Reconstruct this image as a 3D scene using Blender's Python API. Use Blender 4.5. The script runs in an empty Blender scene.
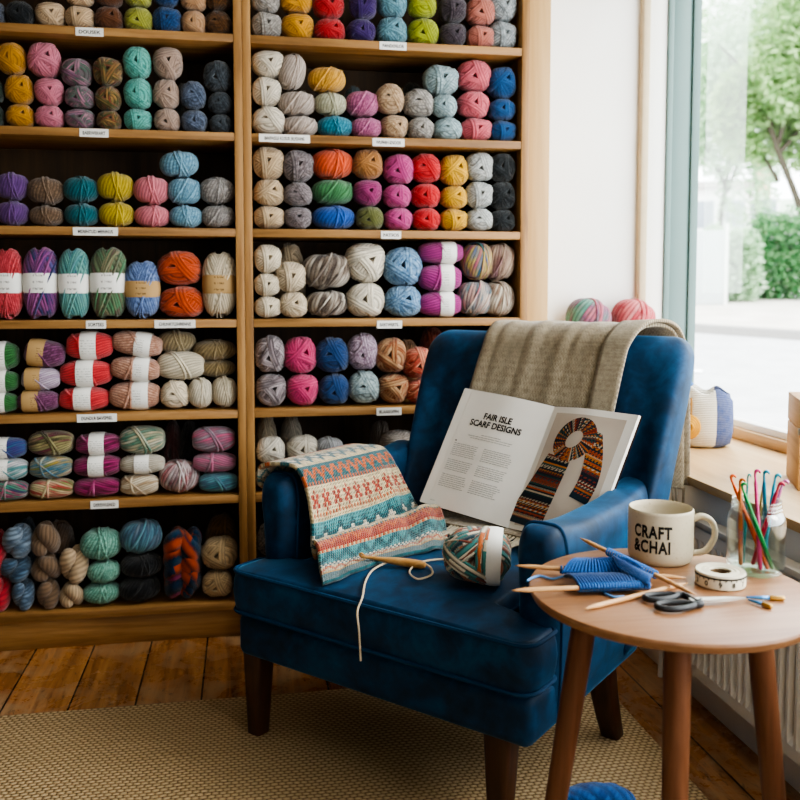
import bpy, bmesh, random
from math import *
from mathutils import Vector, Matrix, noise
random.seed(7)
S = bpy.context.scene
COL = S.collection
PI = pi
# ------------------------------------------------------------------ camera model
H = 1.12; F = 880.0; P = radians(3.8); YAW = radians(10); SH = 290 - (400 - F * tan(P))
def ray(px, py):
    x = (px - 400) / F; y = (400 - (py - SH)) / F
    f = cos(P) + y * sin(P); u = -sin(P) + y * cos(P)
    return (x * cos(YAW) + f * sin(YAW), -x * sin(YAW) + f * cos(YAW), u)
def at_z(px, py, z):
    r = ray(px, py); t = (z - H) / r[2]; return Vector((r[0] * t, r[1] * t, z))
def at_y(px, py, Y):
    r = ray(px, py); t = Y / r[1]; return Vector((r[0] * t, Y, H + r[2] * t))
def proj(p):
    X, Y, Z = p[0], p[1], p[2] - H
    x = X * cos(YAW) - Y * sin(YAW); fh = X * sin(YAW) + Y * cos(YAW)
    f = fh * cos(P) - Z * sin(P); u = fh * sin(P) + Z * cos(P)
    return 400 + F * x / f, 400 - F * u / f + SH
def at_x(px, py, X):
    r = ray(px, py); t = X / r[0]; return Vector((X, r[1] * t, H + r[2] * t))
cam = bpy.data.cameras.new('camera'); camo = bpy.data.objects.new('camera', cam); COL.objects.link(camo)
cam.sensor_width = 36; cam.lens = F * 36 / 800; cam.shift_y = SH / 800.0
cam.clip_start = .05; cam.clip_end = 300
camo.location = (0, 0, H); camo.rotation_euler = (PI / 2 - P, 0, -YAW)
cam.dof.use_dof = True; cam.dof.focus_distance = 2.1; cam.dof.aperture_fstop = 3.6
S.camera = camo
# ------------------------------------------------------------------ colour + nodes
def lin(c): return c / 12.92 if c <= .04045 else ((c + .055) / 1.055) ** 2.4
def hx(h, a=1.0):
    h = h.lstrip('#'); return tuple(lin(int(h[i:i + 2], 16) / 255) for i in (0, 2, 4)) + (a,)
MATS = {}
class NT:
    def __init__(s, name, rough=.6, spec=.4):
        s.m = bpy.data.materials.new(name); s.m.use_nodes = True; s.t = s.m.node_tree
        s.b = s.t.nodes['Principled BSDF']; s.b.inputs['Roughness'].default_value = rough
        s.b.inputs['Specular IOR Level'].default_value = spec
    def n(s, ty, **kw):
        n = s.t.nodes.new(ty)
        for k, v in kw.items():
            if k.startswith('i_'):
                n.inputs[k[2:].replace('_', ' ')].default_value = v
            else: setattr(n, k, v)
        return n
    def l(s, a, b): s.t.links.new(a, b)
    def math(s, op, a, b=None, c=None):
        n = s.n('ShaderNodeMath', operation=op)
        for i, q in enumerate((a, b, c)):
            if q is None: continue
            if isinstance(q, (int, float)): n.inputs[i].default_value = q
            else: s.l(q, n.inputs[i])
        return n.outputs[0]
    def coord(s, kind='Object', scale=(1, 1, 1), rot=(0, 0, 0)):
        tc = s.n('ShaderNodeTexCoord'); mp = s.n('ShaderNodeMapping')
        mp.inputs['Scale'].default_value = scale; mp.inputs['Rotation'].default_value = rot
        s.l(tc.outputs[kind], mp.inputs['Vector']); return mp.outputs[0]
    def noise(s, vec, scale=5, detail=3, rough=.5, dist=0):
        n = s.n('ShaderNodeTexNoise'); n.inputs['Scale'].default_value = scale; n.inputs['Detail'].default_value = detail
        n.inputs['Roughness'].default_value = rough; n.inputs['Distortion'].default_value = dist
        if vec is not None: s.l(vec, n.inputs['Vector'])
        return n.outputs['Fac']
    def ramp(s, fac, stops, interp='LINEAR'):
        r = s.n('ShaderNodeValToRGB'); cr = r.color_ramp; cr.interpolation = interp
        while len(cr.elements) < len(stops): cr.elements.new(.5)
        for e, (p, c) in zip(cr.elements, stops):
            e.position = p; e.color = hx(c) if isinstance(c, str) else c
        s.l(fac, r.inputs[0]); return r.outputs[0]
    def mix(s, fac, a, b, mode='MIX'):
        m = s.n('ShaderNodeMix', data_type='RGBA', blend_type=mode)
        if isinstance(fac, (int, float)): m.inputs[0].default_value = fac
        else: s.l(fac, m.inputs[0])
        for q, i in ((a, 6), (b, 7)):
            if isinstance(q, str): m.inputs[i].default_value = hx(q)
            elif isinstance(q, tuple): m.inputs[i].default_value = q
            else: s.l(q, m.inputs[i])
        return m.outputs[2]
    def col(s, q):
        if isinstance(q, str): s.b.inputs['Base Color'].default_value = hx(q)
        else: s.l(q, s.b.inputs['Base Color'])
    def bump(s, h, strength=.3, dist=.005, prev=None):
        b = s.n('ShaderNodeBump'); b.inputs['Strength'].default_value = strength; b.inputs['Distance'].default_value = dist
        s.l(h, b.inputs['Height'])
        if prev is not None: s.l(prev, b.inputs['Normal'])
        s.l(b.outputs[0], s.b.inputs['Normal']); return b.outputs[0]
def sheen(t, w, r=.4, tint=None):
    t.b.inputs['Sheen Weight'].default_value = w; t.b.inputs['Sheen Roughness'].default_value = r
    if tint: t.b.inputs['Sheen Tint'].default_value = hx(tint)
def plain(name, c, rough=.6, spec=.4, metal=0, var=.12, scale=30):
    t = NT(name, rough, spec); t.b.inputs['Metallic'].default_value = metal
    f = t.noise(t.coord(), scale, 3)
    c0 = hx(c); lo = tuple(x * (1 - var) for x in c0[:3]) + (1,); hi = tuple(min(1, x * (1 + var)) for x in c0[:3]) + (1,)
    t.col(t.mix(f, lo, hi)); return t.m
def wood(name, dark, mid, light, axis='X', scale=1.0, rough=.5, spec=.35, knots=True):
    t = NT(name, rough, spec)
    sc = {'X': (1.2, 22, 22), 'Y': (22, 1.2, 22), 'Z': (22, 22, 1.2)}[axis]
    v = t.coord('Object', tuple(q * scale for q in sc))
    g = t.noise(v, 1.6, 6, .62, .6); g2 = t.noise(v, 7, 4, .6)
    c = t.ramp(g, [(.28, dark), (.5, mid), (.72, light)])
    c = t.mix(t.math('MULTIPLY', g2, .45), c, dark)
    t.col(c); t.bump(g2, .15, .002); return t.m
_y = {}
def yarn(cols, style='plain'):
    key = (tuple(cols), style)
    if key in _y: return _y[key]
    t = NT('yarn_' + cols[0].strip('#'), .92, .12)
    a = t.n('ShaderNodeAttribute', attribute_name='strand').outputs['Fac']
    b = t.n('ShaderNodeAttribute', attribute_name='along').outputs['Fac']
    cx = t.n('ShaderNodeCombineXYZ'); oi = t.n('ShaderNodeObjectInfo')
    t.l(oi.outputs['Random'], cx.inputs[2])
    sc = {'plain': (1.9, .5), 'heather': (2.3, 2.2), 'vari': (.62, .16), 'stripe': (.75, .12)}[style]
    t.l(t.math('MULTIPLY', a, sc[0]), cx.inputs[0]); t.l(t.math('MULTIPLY', b, sc[1]), cx.inputs[1])
    zz = t.math('MULTIPLY', oi.outputs['Random'], 40); t.l(zz, cx.inputs[2])
    f = t.noise(cx.outputs[0], 1.0, 2 if style != 'heather' else 3, .6)
    def hy(c): return tuple(q ** 1.16 * .97 for q in hx(c)[:3]) + (1,)
    cols = [hy(q) for q in cols]; c0 = cols[0]
    if style == 'plain':
        lo = tuple(x * .72 for x in c0[:3]) + (1,); hi = tuple(min(1, x * 1.2 + .01) for x in c0[:3]) + (1,)
        c = t.ramp(f, [(.3, lo), (.7, hi)])
    elif style == 'heather':
        c = t.ramp(f, [(.38 + .24 * i / max(1, len(cols) - 1), tuple(x_ * (.88 if i == 0 else 1.08) for x_ in q[:3]) + (1,)) for i, q in enumerate(cols)])
    else:
        n = len(cols); c = t.ramp(f, [(.27 + .46 * i / (n - 1), q) for i, q in enumerate(cols)], 'LINEAR' if style == 'vari' else 'CONSTANT')
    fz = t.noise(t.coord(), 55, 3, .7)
    gr = t.n('ShaderNodeAttribute', attribute_name='groove_shade').outputs['Fac']
    c = t.mix(t.math('MULTIPLY', gr, .85), c, tuple(x * .14 for x in c0[:3]) + (1,))  # self-shade between strands, painted into the yarn colour
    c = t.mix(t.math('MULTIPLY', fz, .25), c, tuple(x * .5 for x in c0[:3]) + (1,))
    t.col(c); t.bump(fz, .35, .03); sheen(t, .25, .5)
    _y[key] = t.m; return t.m
# ------------------------------------------------------------------ mesh builder
class MB:
    def __init__(s): s.v = []; s.f = []; s.mi = []; s.fc = {}
    def add(s, vs, fs, mi=0):
        o = len(s.v); s.v += [tuple(q) for q in vs]; s.f += [tuple(i + o for i in f) for f in fs]; s.mi += [mi] * len(fs); return s
    def grid(s, rows, cu=False, cv=False, cap0=False, cap1=False, mi=0):
        m = len(rows); n = len(rows[0]); vs = [p for r in rows for p in r]; fs = []
        for i in range(m if cv else m - 1):
            for j in range(n if cu else n - 1):
                a, b = i * n + j, i * n + (j + 1) % n; k = (i + 1) % m
                fs.append((a, b, k * n + (j + 1) % n, k * n + j))
        if cap0: fs.append(tuple(range(n))[::-1])
        if cap1: fs.append(tuple((m - 1) * n + j for j in range(n)))
        return s.add(vs, fs, mi)
    def tube(s, pts, r, n=8, closed=False, mi=0, flat=1.0):
        pts = [Vector(p) for p in pts]; m = len(pts); rows = []; up = None
        for i, p in enumerate(pts):
            if closed: d = pts[(i + 1) % m] - pts[i - 1]
            else: d = pts[min(i + 1, m - 1)] - pts[max(i - 1, 0)]
            d = d.normalized() if d.length > 1e-9 else Vector((0, 0, 1))
            if up is None:
                up = Vector((0, 0, 1)) if abs(d.z) < .9 else Vector((1, 0, 0))
            x = d.cross(up); x = x.normalized() if x.length > 1e-6 else d.orthogonal().normalized()
            y = x.cross(d); up = y
            rr = r[i] if isinstance(r, (list, tuple)) else r
            rows.append([p + (x * cos(2 * PI * k / n) + y * sin(2 * PI * k / n) * flat) * rr for k in range(n)])
        return s.grid(rows, True, closed, not closed, not closed, mi)
    def lathe(s, prof, n=32, c=(0, 0, 0), mi=0, axis='Z', closed=False):
        rows = []
        for r, z in prof:
            ring = []
            for k in range(n):
                a = 2 * PI * k / n; x, y = r * cos(a), r * sin(a)
                q = (x, y, z) if axis == 'Z' else ((z, x, y) if axis == 'X' else (y, z, x))
                ring.append((c[0] + q[0], c[1] + q[1], c[2] + q[2]))
            rows.append(ring)
        return s.grid(rows, True, closed, not closed, not closed, mi)
    def box(s, x0, x1, y0, y1, z0, z1, bev=.002, seg=2, mi=0, fn=None):
        bm = bmesh.new(); bmesh.ops.create_cube(bm, size=1)
        for v in bm.verts: v.co = Vector(((x0 + x1) / 2 + v.co.x * (x1 - x0), (y0 + y1) / 2 + v.co.y * (y1 - y0), (z0 + z1) / 2 + v.co.z * (z1 - z0)))
        if bev: bmesh.ops.bevel(bm, geom=bm.edges[:], offset=bev, segments=seg, affect='EDGES', profile=.5)
        bm.verts.index_update(); vs = [fn(v.co) if fn else v.co.copy() for v in bm.verts]; fs = [[v.index for v in f.verts] for f in bm.faces]; bm.free()
        return s.add(vs, fs, mi)
    def prism(s, poly, z0, z1, mi=0):
        n = len(poly); vs = [(x, y, z0) for x, y in poly] + [(x, y, z1) for x, y in poly]
        fs = [tuple(range(n))[::-1], tuple(range(n, 2 * n))] + [(i, (i + 1) % n, n + (i + 1) % n, n + i) for i in range(n)]
        return s.add(vs, fs, mi)
    def mesh(s, name, mats, smooth=True, ang=40):
        me = bpy.data.meshes.new(name); me.from_pydata(s.v, [], s.f); me.update()
        for m in (mats if isinstance(mats, (list, tuple)) else [mats]): me.materials.append(m)
        me.polygons.foreach_set('material_index', s.mi)
        bm = bmesh.new(); bm.from_mesh(me); bmesh.ops.recalc_face_normals(bm, faces=bm.faces[:]); bm.to_mesh(me); bm.free()
        if smooth:
            me.polygons.foreach_set('use_smooth', [True] * len(me.polygons))
            if ang: me.set_sharp_from_angle(angle=radians(ang))
        return me
    def build(s, name, mats, parent=None, loc=(0, 0, 0), rot=0, smooth=True, ang=40, sub=0):
        o = bpy.data.objects.new(name, s.mesh(name, mats, smooth, ang)); COL.objects.link(o)
        o.parent = parent; o.location = loc
        o.rotation_euler = rot if isinstance(rot, tuple) else (0, 0, rot)
        if sub:
            md = o.modifiers.new('sub', 'SUBSURF'); md.levels = sub; md.render_levels = sub
        return o
LABELS = {}
def tag(o, label, cat, group=None, kind=None):
    assert 4 <= len(label.replace(',', ' ').split()) <= 16, (len(label.split()), label)
    if label in LABELS: print('DUPLICATE LABEL', label)
    LABELS[label] = 1
    o['label'] = label; o['category'] = cat
    if group: o['group'] = group
    if kind: o['kind'] = kind
    return o
def thing(name, label, cat, loc=(0, 0, 0), rot=0, group=None):
    o = bpy.data.objects.new(name, None); COL.objects.link(o); o.empty_display_size = .05
    o.location = loc; o.rotation_euler = rot if isinstance(rot, tuple) else (0, 0, rot)
    return tag(o, label, cat, group)
def struct(o, label=None):
    o['kind'] = 'structure'
    if label: o['label'] = label
    return o
def text_mesh(body, size, bold=0.0, extrude=.0002, align='CENTER', space=1.0, line=1.0, sx=1.0):
    cu = bpy.data.curves.new('lettering', 'FONT'); cu.body = body; cu.size = size; cu.align_x = align; cu.align_y = 'CENTER'
    cu.offset = bold; cu.extrude = extrude; cu.space_character = space; cu.space_line = line; cu.resolution_u = 3
    o = bpy.data.objects.new('lettering_source', cu); COL.objects.link(o)
    bpy.context.view_layer.update()
    me = bpy.data.meshes.new_from_object(o.evaluated_get(bpy.context.evaluated_depsgraph_get()))
    bpy.data.objects.remove(o); bpy.data.curves.remove(cu)
    if sx != 1:
        for v in me.vertices: v.co.x *= sx
    return me
def put(name, me, mat, parent, loc=(0, 0, 0), rot=(0, 0, 0)):
    me.materials.clear(); me.materials.append(mat)
    o = bpy.data.objects.new(name, me); COL.objects.link(o); o.parent = parent; o.location = loc; o.rotation_euler = rot; return o
def sstep(a, b, x):
    t = max(0, min(1, (x - a) / (b - a))); return t * t * (3 - 2 * t)
def spline(pts, n):
    """Catmull-Rom resample of a list of tuples to n points"""
    pts = [Vector(p) for p in pts]; m = len(pts) - 1; out = []
    for i in range(n):
        t = i / (n - 1) * m; k = min(int(t), m - 1); f = t - k
        p0, p1, p2, p3 = pts[max(k - 1, 0)], pts[k], pts[k + 1], pts[min(k + 2, m)]
        out.append(.5 * ((2 * p1) + (p2 - p0) * f + (2 * p0 - 5 * p1 + 4 * p2 - p3) * f * f + (3 * p1 - p0 - 3 * p2 + p3) * f ** 3))
    return out
WORLD = 9.0; SUNE = 2.0; FILL = 20.0; EXPO = 0.1
# ------------------------------------------------------------------ shared materials
M = {}
M['shelf_x'] = wood('oak_shelf', '#64441f', '#9a7040', '#b78d58', 'X')
M['shelf_z'] = wood('oak_upright', '#64441f', '#9a7040', '#b78d58', 'Z')
M['shelf_back'] = wood('dark_back_panel', '#21160b', '#38260f', '#4a331a', 'Z', rough=.7)
M['tan'] = wood('tan_upright', '#a88352', '#bd9966', '#c6a473', 'Z', .5)
M['paper'] = plain('white_paper', '#e6e4df', .8, .2, 0, .05)
M['kraft'] = plain('kraft_paper', '#b5976c', .85, .2, 0, .1)
M['ink'] = plain('black_ink', '#191817', .7, .2)
M['greyink'] = plain('grey_ink', '#a19e98', .8, .2)
M['white_paint'] = plain('white_paint', '#edebe6', .55, .3, 0, .02, 3)
M['teal_paint'] = plain('grey_teal_paint', '#5f7674', .45, .4, 0, .05, 4)
# ------------------------------------------------------------------ room shell
def wallmat():
    t = NT('white_plaster', .8, .2); t.col(t.ramp(t.noise(t.coord(), 1.5, 3), [(.3, '#e4e2de'), (.7, '#efedea')]))
    t.bump(t.noise(t.coord(), 60, 3), .06, .004); return t.m
M['wall'] = wallmat()
def floormat():
    t = NT('worn_floorboards', .55, .35)
    c = t.coord('Object'); sp = t.n('ShaderNodeSeparateXYZ'); t.l(c, sp.inputs[0])
    PWD = .1745
    q = t.math('DIVIDE', t.math('ADD', sp.outputs[0], .653 + 20 * PWD), PWD)
    idn = t.math('FLOOR', q); fr = t.math('FRACT', q)
    ed = t.math('MINIMUM', fr, t.math('SUBTRACT', 1.0, fr))
    gap = t.math('LESS_THAN', ed, .014)
    cx = t.n('ShaderNodeCombineXYZ'); t.l(t.math('ADD', t.math('MULTIPLY', sp.outputs[0], 26), t.math('MULTIPLY', idn, 7.3)), cx.inputs[0])
    t.l(t.math('MULTIPLY', sp.outputs[1], 1.6), cx.inputs[1]); t.l(t.math('MULTIPLY', idn, 3.7), cx.inputs[2])
    g = t.noise(cx.outputs[0], 1.3, 6, .65, .8)
    base = t.ramp(g, [(.25, '#4c2a13'), (.42, '#8c5a30'), (.6, '#ae7845'), (.8, '#c4925e')])
    wn = t.n('ShaderNodeTexWhiteNoise', noise_dimensions='1D'); t.l(idn, wn.inputs['W'])
    base = t.mix(t.math('MULTIPLY', wn.outputs[0], .4), base, '#5c3719')
    w = t.noise(c, 5.5, 6, .72, .4)                     # scuffed, greyed patches and dark stains
    base = t.mix(t.ramp(w, [(.50, '#000000'), (.60, '#b8b8b8')]), base, '#a48c6c')
    st = t.noise(t.coord('Object', (26, 9, 1)), 2.0, 4, .7, .5)
    base = t.mix(t.ramp(st, [(.57, '#000000'), (.66, '#c0c0c0')]), base, '#2a170a')
    base = t.mix(gap, base, '#0d0704'); t.col(base)
    h = t.math('SUBTRACT', t.math('MULTIPLY', g, .4), gap); t.bump(h, .5, .004)
    t.l(t.ramp(w, [(.3, '#6a6a6a'), (.7, '#b0b0b0')]), t.b.inputs['Roughness']); return t.m
M['floor'] = floormat()
XW = 1.22; YB = 3.13; XG = 1.70; ZS = .61; ZC = 2.75
struct(MB().box(-1.05, 1.80, -2.2, 3.25, -.08, 0, 0).build('floor', M['floor']))
struct(MB().box(-1.05, 1.9, -2.2, 3.25, ZC, ZC + .08, 0).build('ceiling', plain('ceiling_paint', '#c9c5bd', .9, .1, 0, .03, 2)))
M['dim_wall'] = plain('dark_green_wall', '#4a4a42', .85, .2, 0, .05, 2)
WBX = at_y(698.5, 150, YB).x
struct(MB().box(-1.05, WBX, YB, YB + .12, 0, ZC, 0).build('wall_back', M['wall']))
struct(MB().box(-1.15, -1.05, -2.2, 3.25, 0, ZC, 0).build('wall_left', M['dim_wall']))
wr = MB().box(XW, 1.735, -2.2, YB, 0, .585, 0)
struct(MB().box(1.62, 1.82, -2.2, YB, 2.5, ZC, 0).box(1.62, 1.82, -2.2, -1.2, .585, 2.5, 0).build('wall_right_upper', M['wall']))
struct(wr.build('wall_right', M['wall']))
sillm = wood('pale_sill_wood', '#b58f62', '#cda877', '#dcbd90', 'Y', .5, .4)
struct(MB().box(1.195, 1.72, -1.2, YB, .585, ZS, .004).build('trim_1', sillm))                      # window sill
struct(MB().box(.932, 1.017, 2.865, YB, 0, 2.45, .003).build('trim_2', M['tan']))                    # tan casing beside the bookcase
bx1, bx2, bx3, bx4, bx5, bx6 = [at_y(q, 150, YB - .03).x for q in (641, 648.5, 666, 688.5, 691, 699)]
struct(MB().box(bx1, bx2, YB - .035, YB, ZS, ZC, .006).build('trim_3', plain('beige_moulding', '#b7a587', .5)))
struct(MB().box(bx2, bx3, YB - .025, YB, ZS, ZC, .003).build('trim_4', M['white_paint']))
struct(MB().box(1.02, 1.45, 2.975, YB, 0, .945, .004).build('trim_5', M['white_paint']))             # boxed-in ledge behind the chair
struct(MB().box(XW - .016, XW, -2.2, 2.97, 0, .10, .004).build('baseboard_right', M['white_paint']))
win = bpy.data.objects.new('window_1', None); COL.objects.link(win); win.location = (XG, 1.0, ZS); struct(win)
def wadd(mb, n, m): o = mb.build(n, m, win, (-XG, -1.0, -ZS)); return o
wf = MB()
for x0, x1, d in ((bx3, bx3 + .022, .036), (bx3 + .022, bx4, .030), (bx4, bx5, .024), (bx5, bx6, .034)):
    wf.box(x0, x1, YB - d, YB, ZS, 2.5, .003)
wf.box(1.66, 1.72, -1.2, YB - .036, 2.44, 2.5, .004)
wadd(wf, 'window_frame', M['teal_paint'])
wadd(MB().box(1.655, 1.725, -1.2, YB - .036, ZS, ZS + .038, .004), 'bottom_rail', sillm)
wadd(MB().box(1.672, 1.715, -1.2, YB - .036, ZS + .038, ZS + .062, .003), 'glazing_bead', M['white_paint'])
def glassmat(name, tint, haze, gl=.08):
    m = bpy.data.materials.new(name); m.use_nodes = True; t = m.node_tree; t.nodes.clear()
    o = t.nodes.new('ShaderNodeOutputMaterial'); tr = t.nodes.new('ShaderNodeBsdfTransparent'); tr.inputs[0].default_value = hx(tint)
    g = t.nodes.new('ShaderNodeBsdfGlossy'); g.inputs['Roughness'].default_value = .03
    fr = t.nodes.new('ShaderNodeLayerWeight'); fr.inputs[0].default_value = .12
    mx = t.nodes.new('ShaderNodeMixShader'); fm_ = t.nodes.new('ShaderNodeMath'); fm_.operation = 'MULTIPLY'; fm_.inputs[1].default_value = .12; t.links.new(fr.outputs['Facing'], fm_.inputs[0]); t.links.new(fm_.outputs[0], mx.inputs[0]); t.links.new(tr.outputs[0], mx.inputs[1]); t.links.new(g.outputs[0], mx.inputs[2])
    last = mx
    if haze:
        tl = t.nodes.new('ShaderNodeBsdfTranslucent'); tl.inputs[0].default_value = hx('#f2f6f2')
        m2 = t.nodes.new('ShaderNodeMixShader'); m2.inputs[0].default_value = haze
        t.links.new(mx.outputs[0], m2.inputs[1]); t.links.new(tl.outputs[0], m2.inputs[2]); last = m2
    t.links.new(last.outputs[0], o.inputs[0]); return m
wadd(MB().add([(1.695, -1.2, ZS + .05), (1.695, YB - .03, ZS + .05), (1.695, YB - .03, 2.47), (1.695, -1.2, 2.47)], [(0, 1, 2, 3)]), 'glass_pane', glassmat('window_glass', '#fbfdfc', 0))
wadd(MB().add([(1.712, 2.83, ZS + .5), (1.712, YB - .03, ZS + .5), (1.712, YB - .03, 2.47), (1.712, 2.83, 2.47)], [(0, 1, 2, 3)]), 'reflection_haze_pane', glassmat('reflection_haze', '#f6fbf8', .16))  # added milky sheet, imitates a pale reflection in the window glass
# ------------------------------------------------------------------ radiator under the sill
rad = thing('radiator', 'white ribbed panel radiator under the wooden window sill', 'radiator', (1.185, 1.3, 0))
XR = 1.156
rm = plain('radiator_enamel', '#f0eadf', .45, .4, 0, .03, 5)
rb = MB(); y0, y1, z0, z1 = .4, 2.33, .105, .50
n = 58; rows = [[], [], [], [], [], []]
per = (y1 - y0 - .06) / n
pts = []
for i in range(n):                                       # pressed vertical channels
    b = y0 + .03 + i * per
    for f, d in ((0, 0), (.28, 0), (.42, .012), (.86, .012)): pts.append((b + f * per, d))
prof = [(z0, .0), (z0 + .028, .0), (z0 + .05, 1.0), (z1 - .05, 1.0), (z1 - .028, 0), (z1, 0)]
rb.grid([[(XR + d * k, y, z) for y, d in pts] for z, k in prof])
rb.box(XR + .012, XR + .03, y0, y1, z0, z1, .004)
rb.box(XR, XR + .02, y0, y0 + .032, z0, z1, .004).box(XR, XR + .02, y1 - .032, y1, z0, z1, .004)
rb.build('front_panel', rm, rad, (-1.185, -1.3, 0), ang=25)
g = MB().box(XR + .002, XR + .046, y0, y1, z1, z1 + .018, .003)
g.build('top_grille', plain('radiator_grille', '#cfc9be', .5), rad, (-1.185, -1.3, 0))
MB().box(XR + .03, XW - .004, y0 + .3, y0 + .33, .14, .46, .002).box(XR + .03, XW - .004, y1 - .33, y1 - .3, .14, .46, .002).build('wall_bracket', rm, rad, (-1.185, -1.3, 0))
v = MB().lathe([(.007, 0), (.007, .105)], 12, (XR + .02, y1 - .012, 0)); v.build('pipe', rm, rad, (-1.185, -1.3, 0))
# ------------------------------------------------------------------ bookcases
YF = 2.827; TH = .0255
ZT = [at_y(120, y, YF).z for y in (28, 129, 227, 320, 413, 500, 609)]
def label_text(px, py, wpx, body, par, base):
    c = at_y(px, py, YF); sc = (at_y(px + 1, py, YF).x - c.x)
    w = wpx * sc
    pl_ = MB().box(-w / 2, w / 2, -.0015, .0, -.0125, .0125, .0004, 1).build('shelf_label', M['paper'], par, (c.x - base.x, YF - base.y, c.z - base.z))
    me = text_mesh(body, .014, .0003, .0001); xs = [q.co.x for q in me.vertices]; k = w * .78 / (max(xs) - min(xs))
    for q in me.vertices: q.co.x *= k
    put('lettering', me, M['ink'], pl_, (0, -.0018, -.001), (PI / 2, 0, 0))
def bookcase(x0, x1, label, labels):
    base = Vector(((x0 + x1) / 2, (YF + YB) / 2, 0)); t = thing('bookcase', label, 'bookcase', base); L = tuple(-base)
    MB().box(x0, x0 + .026, YF, YB - .002, 0, 2.42, .002).build('side_panel', M['shelf_z'], t, L)
    MB().box(x1 - .026, x1, YF, YB - .002, 0, 2.42, .002).build('side_panel', M['shelf_z'], t, L)
    MB().box(x0 + .026, x1 - .026, YB - .014, YB - .003, .08, 2.4, 0).build('back_panel', M['shelf_back'], t, L)
    MB().box(x0 + .026, x1 - .026, YF + .012, YF + .03, 0, ZT[6] - TH, .002).build('plinth', M['shelf_x'], t, L)
    for z in ZT + [2.21, 2.42]:
        MB().box(x0 + .0262, x1 - .0262, YF + .001, YB - .015, z - TH, z, .0025).build('shelf', M['shelf_x'], t, L)
    for a in labels: label_text(*a, t, base)
    return t
bookcase(-.905, .0005, 'left oak bookcase full of yarn, standing left of the blue armchair',
         [(89.5, 32, 28, 'DOUSEK'), (94, 133, 29, 'BAERWERART'), (95.5, 231.5, 45, 'MERINTUD MERINUS'), (96, 324.5, 20, 'SORTEES'),
          (175, 324, 41, 'CHUNKYLEHRENNE'), (97, 418, 40, 'DUNDLR BAVSPREL'), (104.5, 504.5, 28, 'DEREWLEAED')])
bookcase(.001, .931, 'right oak bookcase of yarn, behind the blue armchair and nearer the window',
         [(393, 46, 27, 'PANDOSLOS'), (284.5, 138.5, 51, 'BAVFAGLE KLOUR SILFDNNE'), (388.5, 142.5, 32, 'WUFNIN IDSOOR'), (391, 235, 20, 'PATSOS'),
          (389.5, 324.5, 25, 'BARTWERTS..'), (389, 411.5, 25, 'BLAASOFFN')])
# ------------------------------------------------------------------ yarn ball meshes (unit boxes, strands as real grooves)
def cube_sphere(n):
    key = {}; V = []; Fc = []
    def vid(p):
        k = tuple(round(q, 5) for q in p)
        if k not in key: key[k] = len(V); V.append(p.normalized())
        return key[k]
    for ax in range(3):
        for sg in (-1, 1):
            g = []
            for i in range(n + 1):
                for j in range(n + 1):
                    a = tan((i / n - .5) * PI / 2); b = tan((j / n - .5) * PI / 2); p = [0, 0, 0]
                    p[ax] = sg; p[(ax + 1) % 3] = a; p[(ax + 2) % 3] = b; g.append(vid(Vector(p)))
            for i in range(n):
                for j in range(n):
                    q = (g[i * (n + 1) + j], g[(i + 1) * (n + 1) + j], g[(i + 1) * (n + 1) + j + 1], g[i * (n + 1) + j + 1])
                    Fc.append(q if sg > 0 else q[::-1])
    return V, Fc
CSV, CSF = cube_sphere(44)
def rvec(r): return Vector((r.gauss(0, 1), r.gauss(0, 1), r.gauss(0, 1))).normalized()
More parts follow.
